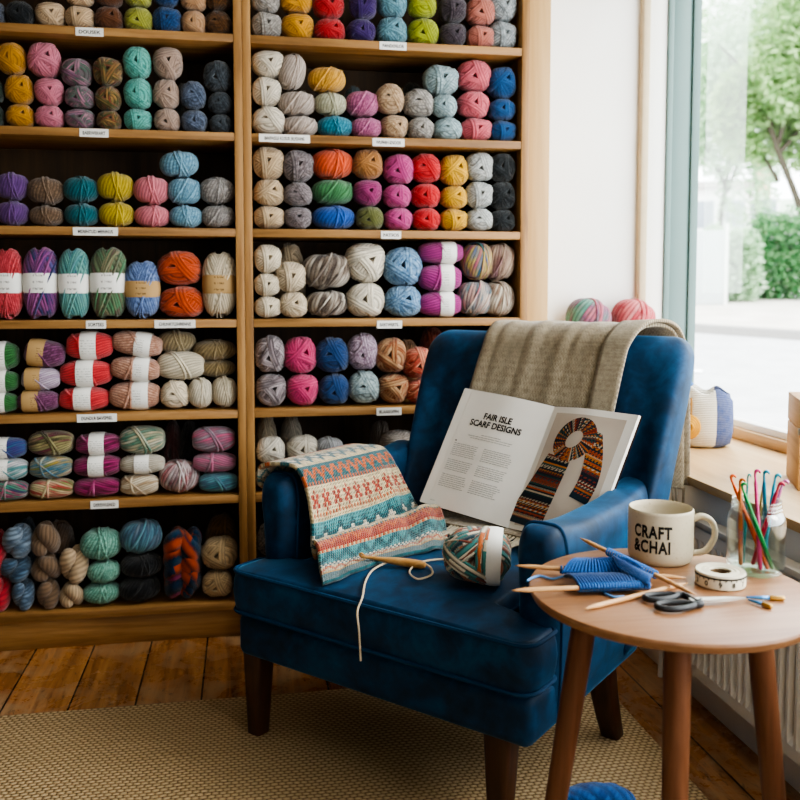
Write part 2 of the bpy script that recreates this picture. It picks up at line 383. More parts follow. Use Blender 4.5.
def ball_mesh(kind, seed, expo=2.5):
    r = random.Random(seed); groups = []
    f = Vector((r.uniform(-.28, .28), -1, r.uniform(-.22, .22))).normalized(); e1 = f.orthogonal().normalized(); e2 = f.cross(e1)
    A = Vector((0, 0, 1)) if kind in ('side', 'tall') else Vector((1, 0, 0))
    A = (A + Vector((r.uniform(-.12, .12), r.uniform(-.1, .1), r.uniform(-.12, .12)))).normalized(); P1 = A.orthogonal().normalized(); P2 = A.cross(P1)
    if kind == 'hole':
        ph = r.uniform(0, 2 * PI)
        for k in range(3):
            a = ph + k * 2 * PI / 3 + r.uniform(-.2, .2); groups.append((e1 * cos(a) + e2 * sin(a), .15, .15 + r.uniform(.28, .40), .15))
        for k in range(3): groups.append((rvec(r), -.2, .25, .15))
    elif kind == 'side':
        a = r.uniform(-.5, .5); groups.append((Vector((cos(a), .25, sin(a))).normalized(), r.uniform(-.2, .0), r.uniform(.1, .25), .1))
    elif kind == 'tall':
        for sg in (-1, 1): groups.append((Vector((cos(.5) * sg, .2, sin(.5))).normalized(), -.18, .22, .11))
    vs = []; st = []; al = []; gr = []
    tw = {'side': r.choice((-1, 1)) * r.uniform(.15, .5), 'tall': 1.0, 'long': r.choice((-1, 1)) * r.uniform(.5, .9), 'hole': 0}[kind]
    for d in CSV:
        rad = (abs(d.x) ** expo + abs(d.y) ** expo + abs(d.z) ** expo) ** (-1 / expo) * .485
        hgt = 0; sid = 0; ln = 0; g_ = 0; hit = False
        for gi, (a, s0, s1, w) in enumerate(groups):
            s = d.dot(a)
            if s0 < s < s1:
                q = (s - s0) / w; fr = q - floor(q); g_ = abs(2 * fr - 1)
                hgt = .014 * (len(groups) - gi) * .5 + .026 * sqrt(max(0, 1 - g_ * g_)); sid = floor(q) + gi * 17
                x = d - a * s; b = a.orthogonal(); ln = atan2(x.dot(a.cross(b)), x.dot(b)) * 2; hit = True
                break
        if not hit:
            if kind == 'hole':
                b = groups[-1][0].cross(e1).normalized(); s = d.dot(b); q = s / .15; fr = q - floor(q); g_ = abs(2 * fr - 1)
                hgt = .026 * sqrt(max(0, 1 - g_ * g_)); sid = floor(q) + 90; ln = atan2(d.dot(e1), d.dot(e2)) * 2
            else:
                h = d.dot(A); az = atan2(d.dot(P2), d.dot(P1)); K = {'side': 32, 'long': 28, 'tall': 24}[kind]
                q = (az + tw * h) * K / (2 * PI) + 60; fr = q - floor(q); g_ = abs(2 * fr - 1); rr = sqrt(max(0, 1 - h * h)); am = sstep(.25, .7, rr)
                hgt = (.026 if kind == 'tall' else .020) * sqrt(max(0, 1 - g_ * g_)) * am; g_ *= am; sid = floor(q) % K; ln = h * 3
                hgt -= .09 * (1 - sstep(.1, .6, rr)) * {'side': .65, 'long': .35, 'tall': .1}[kind]
        if kind == 'hole':
            th = acos(max(-1, min(1, d.dot(f)))); tri = max(d.dot(groups[k_][0]) for k_ in range(3)) - .15
            pit = sstep(.0, -.08, tri) * (1 if d.dot(f) > .3 else 0); hgt -= .15 * pit + .10 * exp(-(th / .16) ** 2); g_ = max(g_, .95 * pit)  # the pit gets the painted groove shade as well
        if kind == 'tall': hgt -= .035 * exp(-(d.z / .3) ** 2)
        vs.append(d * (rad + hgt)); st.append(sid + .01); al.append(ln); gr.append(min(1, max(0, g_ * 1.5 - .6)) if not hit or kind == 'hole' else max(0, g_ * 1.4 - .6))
    faces = list(CSF)
    def surf(d):
        return (abs(d.x) ** expo + abs(d.y) ** expo + abs(d.z) ** expo) ** (-1 / expo) * .485
    loose = []
    if kind == 'hole':
        for k in range(3):
            a = groups[k][0]
            for s_ in (.15, .27): loose.append((a, s_ + r.uniform(-.02, .02)))
        loose.append((groups[4][0], r.uniform(-.15, .15)))
    elif kind in ('side', 'tall'):
        for q in range(3): loose.append(((groups[0][0] + rvec(r) * .35).normalized(), r.uniform(-.3, .3)))
    else:
        for q in range(2): loose.append(((Vector((.85, 0, .2)) + rvec(r) * .35).normalized(), r.uniform(-.25, .25)))
    for li, (a, s_) in enumerate(loose):
        b = a.orthogonal().normalized(); c = a.cross(b); o = len(vs); N = 56; rr_ = sqrt(1 - s_ * s_)
        for i in range(N):
            t = 2 * PI * i / N; d = (a * s_ + (b * cos(t) + c * sin(t)) * rr_).normalized(); p0 = d * (surf(d) + .026); w1 = a; w2 = d
            for k in range(6):
                t2 = 2 * PI * k / 6; vs.append(p0 + (w1 * cos(t2) + w2 * sin(t2)) * .027); st.append(200 + li * 3 + .01); al.append(t * 2); gr.append(0)
        for i in range(N):
            for k in range(6):
                faces.append((o + i * 6 + k, o + i * 6 + (k + 1) % 6, o + ((i + 1) % N) * 6 + (k + 1) % 6, o + ((i + 1) % N) * 6 + k))
    m = [max(abs(v[i]) for v in vs) for i in range(3)]
    vs = [Vector((v.x * .5 / m[0], v.y * .5 / m[1], v.z * .5 / m[2])) for v in vs]
    me = bpy.data.meshes.new('yarn_' + kind); me.from_pydata(vs, [], faces)
    for nm, dat in (('strand', st), ('along', al), ('groove_shade', gr)):
        at = me.attributes.new(nm, 'FLOAT', 'POINT'); at.data.foreach_set('value', dat)
    me.polygons.foreach_set('use_smooth', [True] * len(me.polygons)); me.materials.append(None); me.update(); return me
def hank_mesh(seed, turns=.55, fat=.27, strands=9, lobes=2, off=.2, braid=False):
    """a twisted hank: plump bundles of strands winding round each other"""
    r = random.Random(seed); vs = []; fs = []; st = []; al = []; gr = []; ph0 = r.uniform(-.4, .4)
    for L in range(lobes):
        N = 64; R = 48; o = len(vs)
        def path(t):
            a = ph0 + turns * 2 * PI * (t - .5) + L * 2 * PI / lobes; e = off * (1 - .55 * (2 * abs(t - .5)) ** 4); return Vector((e * cos(a), e * sin(a), (t - .5) * .8))
        if braid:
            N = 110
            def path(t):
                a = 2 * PI * 1.35 * t + L * 2 * PI / 3; return Vector((.27 * sin(a), .15 * sin(2 * a), (t - .5) * .85))
        for i in range(N + 1):
            t = i / N; c = path(t); d = (path(t + .01) - path(t - .01)).normalized(); x = d.cross(Vector((0, 1, 0))).normalized(); y = x.cross(d)
            env = sqrt(max(0, 1 - (2 * abs(t - .5)) ** (14 if braid else 3.5))); rr = fat * (.06 + .94 * env)
            for k in range(R):
                b = 2 * PI * k / R; q = (b / (2 * PI) + t * 1.1) * strands; fr = q - floor(q); g_ = abs(2 * fr - 1)
                k2 = rr * (1 + .10 * sqrt(max(0, 1 - g_ * g_)))
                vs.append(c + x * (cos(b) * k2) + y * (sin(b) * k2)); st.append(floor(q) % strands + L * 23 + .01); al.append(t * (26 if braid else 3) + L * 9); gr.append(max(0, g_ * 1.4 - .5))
        for i in range(N):
            for k in range(R):
                fs.append((o + i * R + k, o + i * R + (k + 1) % R, o + (i + 1) * R + (k + 1) % R, o + (i + 1) * R + k))
        fs.append(tuple(o + k for k in range(R))[::-1]); fs.append(tuple(o + N * R + k for k in range(R)))
    lo = [min(v[i] for v in vs) for i in range(3)]; hi = [max(v[i] for v in vs) for i in range(3)]
    vs = [Vector([(v[i] - (lo[i] + hi[i]) / 2) / (hi[i] - lo[i]) for i in range(3)]) for v in vs]
    me = bpy.data.meshes.new('yarn_hank'); me.from_pydata(vs, [], fs)
    for nm, dat in (('strand', st), ('along', al), ('groove_shade', gr)):
        at = me.attributes.new(nm, 'FLOAT', 'POINT'); at.data.foreach_set('value', dat)
    me.polygons.foreach_set('use_smooth', [True] * len(me.polygons)); me.materials.append(None); me.update(); return me
KM = {'hole': [ball_mesh('hole', s) for s in (1, 2, 3, 4, 5, 6)], 'side': [ball_mesh('side', s, 2.35) for s in (11, 12, 13)],
      'long': [ball_mesh('long', s, 2.5) for s in (21, 22, 23)], 'tall': [ball_mesh('tall', s, 2.7) for s in (31, 32)],
      'hank': [hank_mesh(s, u, f_) for s, u, f_ in ((41, .5, .27), (42, .62, .29), (43, -.55, .28))], 'braid': [hank_mesh(51, 1.0, .19, 6, 3, .3, True)]}
def bandmat(name, base, ink):
    t = NT(name, .8, .2); v = t.coord('Object'); sp = t.n('ShaderNodeSeparateXYZ'); t.l(v, sp.inputs[0])
    z = t.math('FRACT', t.math('MULTIPLY', sp.outputs[2], 11)); ln = t.math('LESS_THAN', z, .3)
    nz = t.math('GREATER_THAN', t.noise(t.coord('Object', (38, 3, 22)), 1.0, 1), .5)
    ar = t.math('LESS_THAN', t.math('ABSOLUTE', sp.outputs[2]), .26); br = t.math('LESS_THAN', t.math('ABSOLUTE', sp.outputs[0]), .15)
    k = t.math('MULTIPLY', t.math('MULTIPLY', ln, nz), t.math('MULTIPLY', ar, br))
    t.col(t.mix(t.math('MULTIPLY', k, .75), base, ink)); return t.m
M['band_w'] = bandmat('white_printed_band', '#e3e1dc', '#77736d'); M['band_k'] = bandmat('kraft_printed_band', '#ab8a5c', '#4d3a22')
def band_mesh(axis, half, off=0.0, ex=2.5):
    mb = MB(); rows = []
    for k in range(9):
        a = (k / 8 - .5) * 2; ring = []
        for j in range(40):
            th = 2 * PI * j / 40; c, s = cos(th), sin(th); q = (abs(c) ** ex + abs(s) ** ex) ** (-1 / ex) * (.512 - .02 * a * a - .35 * off * off)
            p = (off + a * half, c * q, s * q) if axis == 'X' else (c * q, s * q, off + a * half); ring.append(p)
        rows.append(ring)
    return mb.grid(rows, True).mesh('paper_band', [M['paper']])
BAND = {'long': [band_mesh('X', .165), band_mesh('X', .16, .12), band_mesh('X', .19, -.17)], 'tall': [band_mesh('Z', .135)]}
for l_ in BAND.values():
    for b_ in l_: b_.materials.clear(); b_.materials.append(None)
def yarn_ball(name, mesh, mat, loc, dims, rot=(0, 0, 0), band=None, band_mesh_=None):
    o = bpy.data.objects.new(name, mesh); COL.objects.link(o); o.location = loc; o.scale = dims; o.rotation_euler = rot
    o.material_slots[0].link = 'OBJECT'; o.material_slots[0].material = mat
    if band:
        c = bpy.data.objects.new('paper_band', band_mesh_); COL.objects.link(c); c.parent = o
        c.material_slots[0].link = 'OBJECT'; c.material_slots[0].material = M['band_w' if band == 'w' else 'band_k']
    return o
# ------------------------------------------------------------------ the yarn on the shelves
SHELF = {('L', i): '%s shelf of left bookcase' % n for i, n in enumerate(['top', 'second', 'third', 'fourth', 'fifth', 'sixth', 'bottom'])}
SHELF.update({('R', i): '%s shelf of right bookcase' % n for i, n in enumerate(['top', 'second', 'third', 'fourth', 'fifth', 'sixth', 'bottom'])})
POS = {1: ['single'], 2: ['lower of two', 'upper of two'], 3: ['bottom of three', 'middle of three', 'top of three'], 4: ['lowest', 'second lowest', 'third', 'topmost']}
vr = random.Random(5); LIM = ['L', 0]
def place(name, kind, style, cols, cx, w, hm, zb, Yc_off=0.0, tilt=0.0, band=None, label='', cat='yarn ball', group='', dmax=.13, bm=0, yd=None):
    """cx,w in photo pixels; hm real height; zb real base height"""
    Yc = YF + .012 + Yc_off
    for _ in range(2):
        py = proj((at_y(cx, 300, Yc).x, Yc, zb + hm / 2))[1]; a = at_y(cx - w / 2, py, Yc).x; b = at_y(cx + w / 2, py, Yc).x; wm = b - a; dp = min(dmax, max(wm, hm * .8) if kind != 'tall' else wm)
        if kind in ('long',): dp = min(dmax, max(hm * 1.15, wm * .7))
        if yd: dp = yd
        Yc = YF + .012 + Yc_off + dp / 2
    py = proj((at_y(cx, 300, Yc).x, Yc, zb + hm / 2))[1]; xm = (at_y(cx - w / 2, py, Yc).x + at_y(cx + w / 2, py, Yc).x) / 2
    lo, hi = ((-.879, -.0255) if LIM[0] == 'L' else (.027, .905)); mg = wm * (.55 if kind in ('hole', 'side') else (.545 if kind == 'tall' else .52)) + hm * .5 * abs(sin(tilt)) * .6
    xm = min(max(xm, lo + mg), hi - mg); top = (ZT[LIM[1] - 1] if LIM[1] else 2.21) - TH - .003 - abs(tilt) * wm * .3
    if zb + hm * 1.02 > top: hm = (top - zb) / 1.02
    wm *= {'hole': 1.05, 'side': 1.06, 'tall': 1.09, 'long': 1.03}.get(kind, 1.0); mesh = vr.choice(KM[kind]) if kind != 'braid' else KM['braid'][0]
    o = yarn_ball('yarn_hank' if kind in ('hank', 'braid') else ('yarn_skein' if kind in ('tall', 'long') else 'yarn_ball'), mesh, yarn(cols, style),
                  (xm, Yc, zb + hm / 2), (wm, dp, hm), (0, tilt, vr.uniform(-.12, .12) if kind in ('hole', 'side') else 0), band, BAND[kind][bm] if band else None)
    tag(o, label, cat, group); return o
CATN = {'hole': 'yarn ball', 'side': 'yarn ball', 'long': 'yarn skein', 'tall': 'yarn skein', 'hank': 'yarn hank', 'braid': 'yarn hank'}
def shelf(u, i, ox, sc, cols):
    LIM[:] = [u, i]; g = 'yarn on the ' + SHELF[(u, i)]; zt = ZT[i] + .0018
    for c in cols:
        name, kind, style, cl, balls = c[:5]; opt = c[5] if len(c) > 5 else {}
        zb = zt; n = len(balls)
        for k, bl in enumerate(balls):
            cx, w, h = bl[:3]; o2 = dict(opt); o2.update(bl[3] if len(bl) > 3 else {})
            px = ox + cx / sc; pw = w / sc; m = (at_y(px + 1, 300, YF + .05).x - at_y(px, 300, YF + .05).x)
            hm = h / sc * m * 1.035
            kd = o2.get('kind', kind); nm = o2.get('name', name); cc = o2.get('cols', cl); stl = o2.get('style', style)
            z0 = zt + o2['z'] if 'z' in o2 else zb
            pos = o2.get('pos', POS[n][k] if n > 1 else '')
            lab = '%s %s, %s%s' % (nm, CATN[kd], (pos + ' stacked, ') if pos in ('lower of two', 'upper of two', 'bottom of three', 'middle of three', 'top of three') else (pos + ', ' if pos else ''), SHELF[(u, i)])
            place('y', kd, stl, cc, px, pw, hm, z0, o2.get('y', 0), o2.get('tilt', 0), o2.get('band'), lab, CATN[kd], g, o2.get('d', .13), o2.get('bm', 0))
            if 'z' not in o2: zb = z0 + hm * o2.get('nest', .978)
H_, V_, P_ = 'heather', 'vari', 'plain'
# ---- left bookcase
s1 = 3.2
shelf('L', 0, 0, s1, [
    ('slate grey', 'hole', H_, ['#4a4f5a', '#6a7080'], [(-24, 84, 78)]),
    ('charcoal black', 'hole', H_, ['#15181b', '#2a2e33'], [(65, 90, 80)]),
    ('oatmeal cream', 'hole', P_, ['#cdb394'], [(163, 96, 84)]),
    ('pale beige', 'hole', P_, ['#d3b795'], [(258, 92, 74), (256, 90, 78)]),
    ('cocoa brown', 'hole', P_, ['#6d4426'], [(350, 92, 76), (350, 88, 78)]),
    ('olive lime', 'hole', P_, ['#a7a94e'], [(444, 90, 78), (442, 86, 80)]),
    ('denim blue', 'hole', H_, ['#1d416b', '#2f5f92'], [(536, 92, 84), (532, 88, 80)]),
    ('peach beige', 'hole', H_, ['#c9a684', '#b48c68'], [(621, 80, 74), (620, 82, 78)]),
    ('dark umber', 'hole', H_, ['#4e341d', '#76532f'], [(702, 86, 78), (700, 84, 78)])])
shelf('L', 1, 0, s1, [
    ('bottle green', 'hole', P_, ['#1f3a2a'], [(-28, 84, 74), (-30, 84, 88)]),
    ('mustard yellow', 'hole', P_, ['#c08c1e'], [(66, 90, 76), (63, 92, 96), (38, 92, 102)]),
    ('dusty pink', 'hole', P_, ['#cf7f92'], [(160, 92, 74), (158, 92, 92), (143, 106, 112)]),
    ('pink and green mottled', 'hole', V_, ['#7d6f78', '#c08aa0', '#4f6f60', '#8a5a76', '#a9a2b4'], [(257, 94, 68), (256, 92, 72), (247, 102, 88)]),
    ('olive and rust mottled', 'hole', V_, ['#6a5f35', '#8a4a3a', '#4c5a36', '#b08a5a', '#5a3b30'], [(350, 78, 62), (347, 82, 78), (345, 92, 94)]),
    ('aqua mint', 'hole', H_, ['#4f9d94', '#7cc2b6', '#5fb0a6'], [(442, 88, 72), (443, 90, 96), (440, 90, 100)]),
    ('rose oatmeal', 'hole', P_, ['#b39c8e'], [(535, 82, 74), (533, 84, 92), (538, 92, 104)]),
    ('slate blue', 'hole', H_, ['#414c5e', '#717d93'], [(622, 86, 72), (618, 80, 90)]),
    ('dark pewter grey', 'hole', H_, ['#2c3237', '#5b636b'], [(707, 74, 60), (705, 76, 70), (697, 90, 98)]),
    ('smoky grey half hidden', 'hole', P_, ['#6d6a66'], [(590, 60, 188, {'y': .12})])])
shelf('L', 2, 0, s1, [
    ('violet', 'side', P_, ['#6f4a86'], [(42, 98, 84), (40, 100, 94)]),
    ('taupe brown', 'side', H_, ['#6a5544', '#8a7460'], [(150, 105, 70), (147, 112, 94)]),
    ('deep teal', 'side', P_, ['#0f6a74'], [(262, 106, 78), (260, 108, 88)]),
    ('chartreuse yellow', 'side', P_, ['#bfa92c'], [(373, 108, 84), (370, 112, 96)]),
    ('candy pink', 'side', P_, ['#d8818d'], [(487, 108, 74), (485, 110, 94)]),
    ('sky blue', 'side', H_, ['#6a9ab4', '#8fb9cc'], [(595, 102, 74), (590, 104, 88), (573, 118, 86, {'tilt': -.12})]),
    ('silver grey', 'side', H_, ['#8d8886', '#b4afac'], [(698, 102, 76), (697, 106, 88)])])
shelf('L', 3, 0, s1, [
    ('coral red white banded', 'tall', H_, ['#b8434a', '#d9606a'], [(26, 88, 238, {'band': 'w'})]),
    ('purple and blue white banded', 'tall', V_, ['#3f4f7c', '#7a4a86', '#a65f93', '#35406a', '#6f6aa0'], [(132, 104, 236, {'band': 'w'})]),
    ('blue and sea green white banded', 'tall', V_, ['#3f6f92', '#5f9a98', '#7db0a6', '#44608f'], [(238, 92, 230, {'band': 'w'})]),
    ('forest green mixed white banded', 'tall', V_, ['#3f6a4c', '#9a8a72', '#5f8f6c', '#7a5c56', '#b7b59a'], [(348, 108, 232, {'band': 'w'})]),
    ('periwinkle kraft banded', 'tall', H_, ['#5f76a6', '#8299c4'], [(456, 104, 190, {'band': 'k'})]),
    ('burnt orange', 'hole', P_, ['#c2531c'], [(583, 140, 104), (575, 138, 114)]),
    ('ecru kraft banded', 'tall', P_, ['#d6c9b2'], [(704, 100, 214, {'band': 'k'})])])
shelf('L', 4, 0, s1, [
    ('leaf green banded', 'long', P_, ['#3f7a45'], [(5, 104, 70), (8, 104, 74), (10, 100, 96)], {'band': 'w'}),
    ('plum kraft banded', 'long', H_, ['#6d3a5c', '#8f5a80'], [(125, 128, 74), (132, 124, 76, {'cols': ['#9c7aa2', '#d8cbd8', '#7a4a78'], 'style': V_}), (145, 130, 92, {'tilt': .12})], {'band': 'k', 'bm': 2}),
    ('coral red banded', 'long', P_, ['#d9434a'], [(270, 160, 80), (277, 160, 90), (288, 150, 94)], {'band': 'w'}),
    ('blush beige banded', 'long', H_, ['#b98a74', '#cfa793'], [(432, 158, 94), (435, 155, 82, {'tilt': .08}), (440, 155, 94, {'tilt': .16})], {'band': 'w', 'bm': 1}),
    ('cream with open centre', 'hole', P_, ['#e2d3bb'], [(560, 90, 94)]),
    ('pale cream small', 'side', P_, ['#d9cfbc'], [(642, 76, 100)]),
    ('off-white small right', 'side', P_, ['#d3c7b0'], [(720, 78, 104)]),
    ('ivory plump', 'long', P_, ['#ddd2bc'], [(580, 148, 96, {'z': .090, 'y': .01})]),
    ('dark ecru', 'side', P_, ['#a89878'], [(565, 118, 80, {'z': .172, 'y': .05})]),
    ('khaki beige', 'side', P_, ['#a3906c'], [(695, 112, 60, {'z': .095, 'y': .03, 'pos': 'lower'}), (688, 132, 72, {'z': .148, 'y': .03, 'pos': 'upper'})])])
s2 = 6.4
shelf('L', 5, 0, s2, [
    ('purple, green and pink', 'long', V_, ['#4a3a6c', '#4f9a82', '#a84a72', '#d8d0c8', '#6a4a86'], [(60, 240, 138), (60, 240, 150, {'name': 'white and teal banded', 'cols': ['#a9a6ae', '#d9d6d8', '#3f9a9a', '#8a8a98'], 'band': 'w', 'bm': 2}), (55, 236, 142, {'name': 'blue and purple banded', 'cols': ['#2f5f96', '#5a4a8a', '#3f7a9a', '#8a4a7a'], 'band': 'w', 'bm': 2})]),
    ('olive, red and cream striped', 'long', V_, ['#6f7a44', '#b8484c', '#d8c8a4', '#8f9a5a', '#c27a7a'], [(335, 272, 138), (328, 272, 152, {'name': 'green, gold and blue striped', 'cols': ['#6f8a54', '#c2a04a', '#2f7a9a', '#d6c8a0', '#b86a7a']}), (330, 278, 172, {'name': 'burgundy and olive striped', 'cols': ['#5f5a34', '#7a2f4a', '#b0a87a', '#4f4a30', '#8a4a5a']})]),
    ('magenta', 'long', V_, ['#7a1f4a', '#b03a7c', '#5f1a38', '#c86a9c'], [(625, 284, 132), (625, 290, 150, {'band': 'w', 'name': 'banded magenta'}), (628, 282, 146, {'band': 'w', 'name': 'banded magenta'})])])
shelf('L', 5, 120, s2, [
    ('oat and cream striped', 'long', V_, ['#c9b79a', '#e3d8c4', '#a88a68', '#d9cfc0'], [(125, 244, 142), (145, 275, 128, {'name': 'brown and white banded', 'band': 'w', 'bm': 0, 'cols': ['#8a6444', '#c9c2b4', '#d6d0c2', '#b8b2a0']}), (145, 278, 190, {'name': 'sage and cream striped', 'cols': ['#9aa088', '#d3c2a4', '#4f8a78', '#c9c3b2', '#a88a70']})]),
    ('black, pink and white striped round', 'side', V_, ['#3a3036', '#c9848a', '#d9cfd0', '#8a5a62', '#c8b0a8'], [(380, 248, 214)]),
    ('dark burgundy half hidden', 'hole', P_, ['#4a1f1c'], [(335, 130, 440, {'y': .11})]),
    ('charcoal half hidden', 'hole', P_, ['#2c2a2c'], [(445, 110, 430, {'y': .12})]),
    ('turquoise mottled', 'long', V_, ['#3f8a9c', '#7ab8bf', '#5a6f8a', '#4fa3ae'], [(630, 244, 128), (605, 272, 132, {'name': 'rose and grey striped', 'cols': ['#b05a78', '#8a8088', '#d080a0', '#9a4a68']}), (600, 268, 172, {'name': 'pink and silver striped', 'cols': ['#b8a8b0', '#d8608e', '#8a7a88', '#c9b8c0', '#e088a8']})])])
shelf('L', 6, 0, s2, [
    ('crimson', 'hank', P_, ['#b8303f'], [(0, 150, 235), (-20, 130, 300)]),
    ('grey blue', 'hank', H_, ['#4a6078', '#7f93a8'], [(150, 150, 195), (100, 205, 165, {'cols': ['#33475c', '#5f7a92']}), (115, 200, 215, {'cols': ['#5a6c80', '#93a4b4']})]),
    ('taupe', 'hank', P_, ['#8a725c'], [(310, 150, 185), (300, 200, 175), (292, 190, 220)]),
    ('mocha half hidden', 'hole', P_, ['#6f5a4a'], [(390, 170, 520, {'y': .11})]),
    ('navy half hidden', 'hole', P_, ['#2c4254'], [(175, 130, 545, {'y': .12})]),
    ('pale sand', 'hank', P_, ['#cdb495'], [(460, 160, 160), (475, 190, 240)]),
    ('seafoam mint', 'side', H_, ['#6aa898', '#98c8b8'], [(652, 230, 142), (665, 200, 152), (648, 254, 212)])])
s3 = 5.333
shelf('L', 6, 120, s3, [
    ('graphite black', 'side', P_, ['#22242a'], [(105, 212, 132), (115, 212, 134), (112, 216, 188, {'name': 'ocean blue mottled', 'cols': ['#3f7a94', '#7ab0bf', '#55708c', '#8a98a4'], 'style': V_})]),
    ('braided navy, orange and magenta', 'braid', 'stripe', ['#16324c', '#1d4a6a', '#c2592a', '#1a3a58', '#a83f7a', '#b87a34'], [(335, 210, 385)]),
    ('biscuit cream', 'hole', P_, ['#d2b994'], [(520, 160, 150), (535, 192, 178)]),
    ('camel half hidden', 'hole', P_, ['#8a6a42'], [(555, 180, 395, {'y': .13})])])
# ---- right bookcase
s4 = 5.517
shelf('R', 0, 245, s4, [
    ('ash grey', 'hole', H_, ['#8f8a84', '#b9b4ae'], [(113, 166, 142), (108, 160, 140)]),
    ('golden mustard', 'hole', P_, ['#d09a22'], [(290, 178, 144), (282, 175, 140)]),
    ('bright red', 'hole', P_, ['#b81f2a'], [(465, 172, 122), (460, 170, 135)]),
    ('royal purple', 'hole', P_, ['#43286a'], [(640, 156, 126), (650, 148, 135)])])
shelf('R', 0, 385, s4, [
    ('powder blue', 'hole', H_, ['#5a8797', '#82adba'], [(38, 166, 144), (38, 162, 140)]),
    ('lime green', 'hole', P_, ['#a3ab28'], [(208, 165, 144), (202, 150, 140)]),
    ('plum charcoal', 'hole', H_, ['#3c343c', '#5f555c'], [(370, 148, 128), (370, 146, 135)]),
    ('salmon pink', 'hole', P_, ['#c67f70'], [(525, 150, 120), (525, 156, 142)]),
    ('frost grey', 'hole', H_, ['#90979a', '#bcc2c4'], [(672, 152, 146), (675, 152, 145)])])
shelf('R', 1, 245, s4, [
    ('soft white', 'hole', P_, ['#ddd3c2'], [(123, 178, 156), (108, 158, 156), (120, 180, 182)]),
    ('pale mauve', 'side', P_, ['#c0b2a8'], [(300, 192, 112), (285, 200, 132), (258, 142, 200, {'tilt': .2, 'name': 'upright pale mauve'})]),
    ('mauve grey half hidden', 'hole', P_, ['#a89c92'], [(322, 60, 285, {'y': .1})]),
    ('teal blue striped', 'side', H_, ['#1f7a92', '#3f9aae'], [(495, 186, 117), (470, 172, 122, {'name': 'pale sage', 'cols': ['#b0b096', '#c9c6ae']}), (450, 196, 137, {'name': 'honey yellow', 'cols': ['#cf9c3a', '#dcae54']})]),
    ('slate green half hidden', 'hole', P_, ['#4a5f66'], [(595, 118, 315, {'y': .1})]),
    ('orchid pink', 'side', H_, ['#a85a86', '#c880a2'], [(667, 162, 112), (645, 172, 140)])])
shelf('R', 1, 385, s4, [
    ('sandy tan', 'hole', H_, ['#ae9072', '#cbb294'], [(50, 150, 128), (25, 152, 160)]),
    ('pebble grey', 'hole', H_, ['#8c8781', '#b8b3ad'], [(195, 146, 117), (183, 162, 148)]),
    ('dark pine half hidden', 'hole', P_, ['#2f3a38'], [(155, 150, 350, {'y': .12})]),
    ('ice blue', 'hole', H_, ['#8ba3a8', '#b4c8cc'], [(343, 152, 120), (325, 140, 117), (305, 190, 156, {'name': 'silver blue'})]),
    ('rose coral', 'hole', P_, ['#d66f7c'], [(500, 170, 124), (485, 172, 136), (488, 182, 166)]),
    ('cobalt blue', 'hole', P_, ['#14578c'], [(655, 142, 112), (643, 146, 110), (655, 152, 162)])])
s5 = 4.21
shelf('R', 2, 245, s5, [
    ('almond beige', 'hole', P_, ['#cbb393'], [(98, 130, 96), (95, 128, 110), (95, 130, 140)]),
    ('lilac grey', 'hole', H_, ['#6f6668', '#9a9092'], [(222, 116, 94), (222, 118, 100), (223, 130, 132)]),
    ('strong blue', 'side', P_, ['#1f5fae'], [(372, 172, 102), (368, 168, 108, {'name': 'fern green', 'cols': ['#4f8a5c']}), (366, 168, 134, {'name': 'tangerine orange', 'cols': ['#dd6238']})]),
    ('olive green', 'hole', P_, ['#6d7040'], [(524, 114, 97), (515, 120, 110, {'name': 'raspberry', 'cols': ['#9a3a72']}), (515, 126, 132, {'name': 'caramel', 'cols': ['#b07e4a']})])])
shelf('R', 2, 385, s5, [
    ('orchid rose', 'hole', P_, ['#c24f8e'], [(55, 120, 92), (50, 118, 94), (57, 126, 122)]),
    ('scarlet', 'hole', P_, ['#c8232e'], [(172, 118, 92), (170, 122, 98), (168, 126, 120)]),
    ('sunflower yellow', 'hole', P_, ['#d9ab32'], [(287, 112, 90), (288, 112, 90), (287, 120, 124)]),
    ('pale dove grey', 'hole', H_, ['#aeb0ae', '#cdcfcc'], [(395, 112, 92), (395, 114, 106), (395, 120, 122)]),
    ('near-black', 'hole', H_, ['#1d2022', '#3a3f42'], [(505, 106, 86), (505, 108, 110), (505, 110, 112)])])
shelf('R', 3, 245, s5, [
    ('ivory with open centre', 'hole', P_, ['#dccfb8'], [(92, 112, 90), (87, 108, 97), (92, 114, 120)]),
    ('beige half hidden', 'hole', P_, ['#b8a68c'], [(190, 126, 318, {'y': .11})]),
    ('parchment', 'hole', P_, ['#d6c5ab'], [(203, 120, 106), (192, 126, 128)]),
    ('brown and white marled', 'side', V_, ['#5f5048', '#c9bfb2', '#8a7c70', '#4a3f3a', '#d9d0c4'], [(343, 166, 114), (340, 196, 156)]),
    ('chunky milk white', 'hole', P_, ['#e0d7c6'], [(507, 160, 142), (505, 166, 168)])])
shelf('R', 3, 385, s5, [
    ('pale denim blue', 'hole', H_, ['#5f8ab0', '#94b4d0'], [(75, 156, 128), (72, 162, 158)]),
    ('magenta banded', 'long', P_, ['#b0408e'], [(230, 172, 102), (230, 170, 112), (233, 182, 126)], {'band': 'w', 'bm': 1}),
    ('pink and teal marled', 'side', V_, ['#a86a80', '#c9a89a', '#6a8a92', '#d9c8b8', '#b04a6a'], [(378, 142, 148), (388, 136, 166, {'name': 'rainbow striped', 'cols': ['#3f8a92', '#b85a7a', '#c9b464', '#5a6a9a', '#4a9a8a']})]),
    ('cream and brown marled', 'side', V_, ['#c9b8a0', '#8a6a5a', '#e3d8c8', '#b09888'], [(497, 122, 142), (497, 122, 172, {'name': 'rose brown striped', 'cols': ['#a88070', '#c9b4a0', '#7a5a54', '#b8909a']})])])
s6 = 4.103
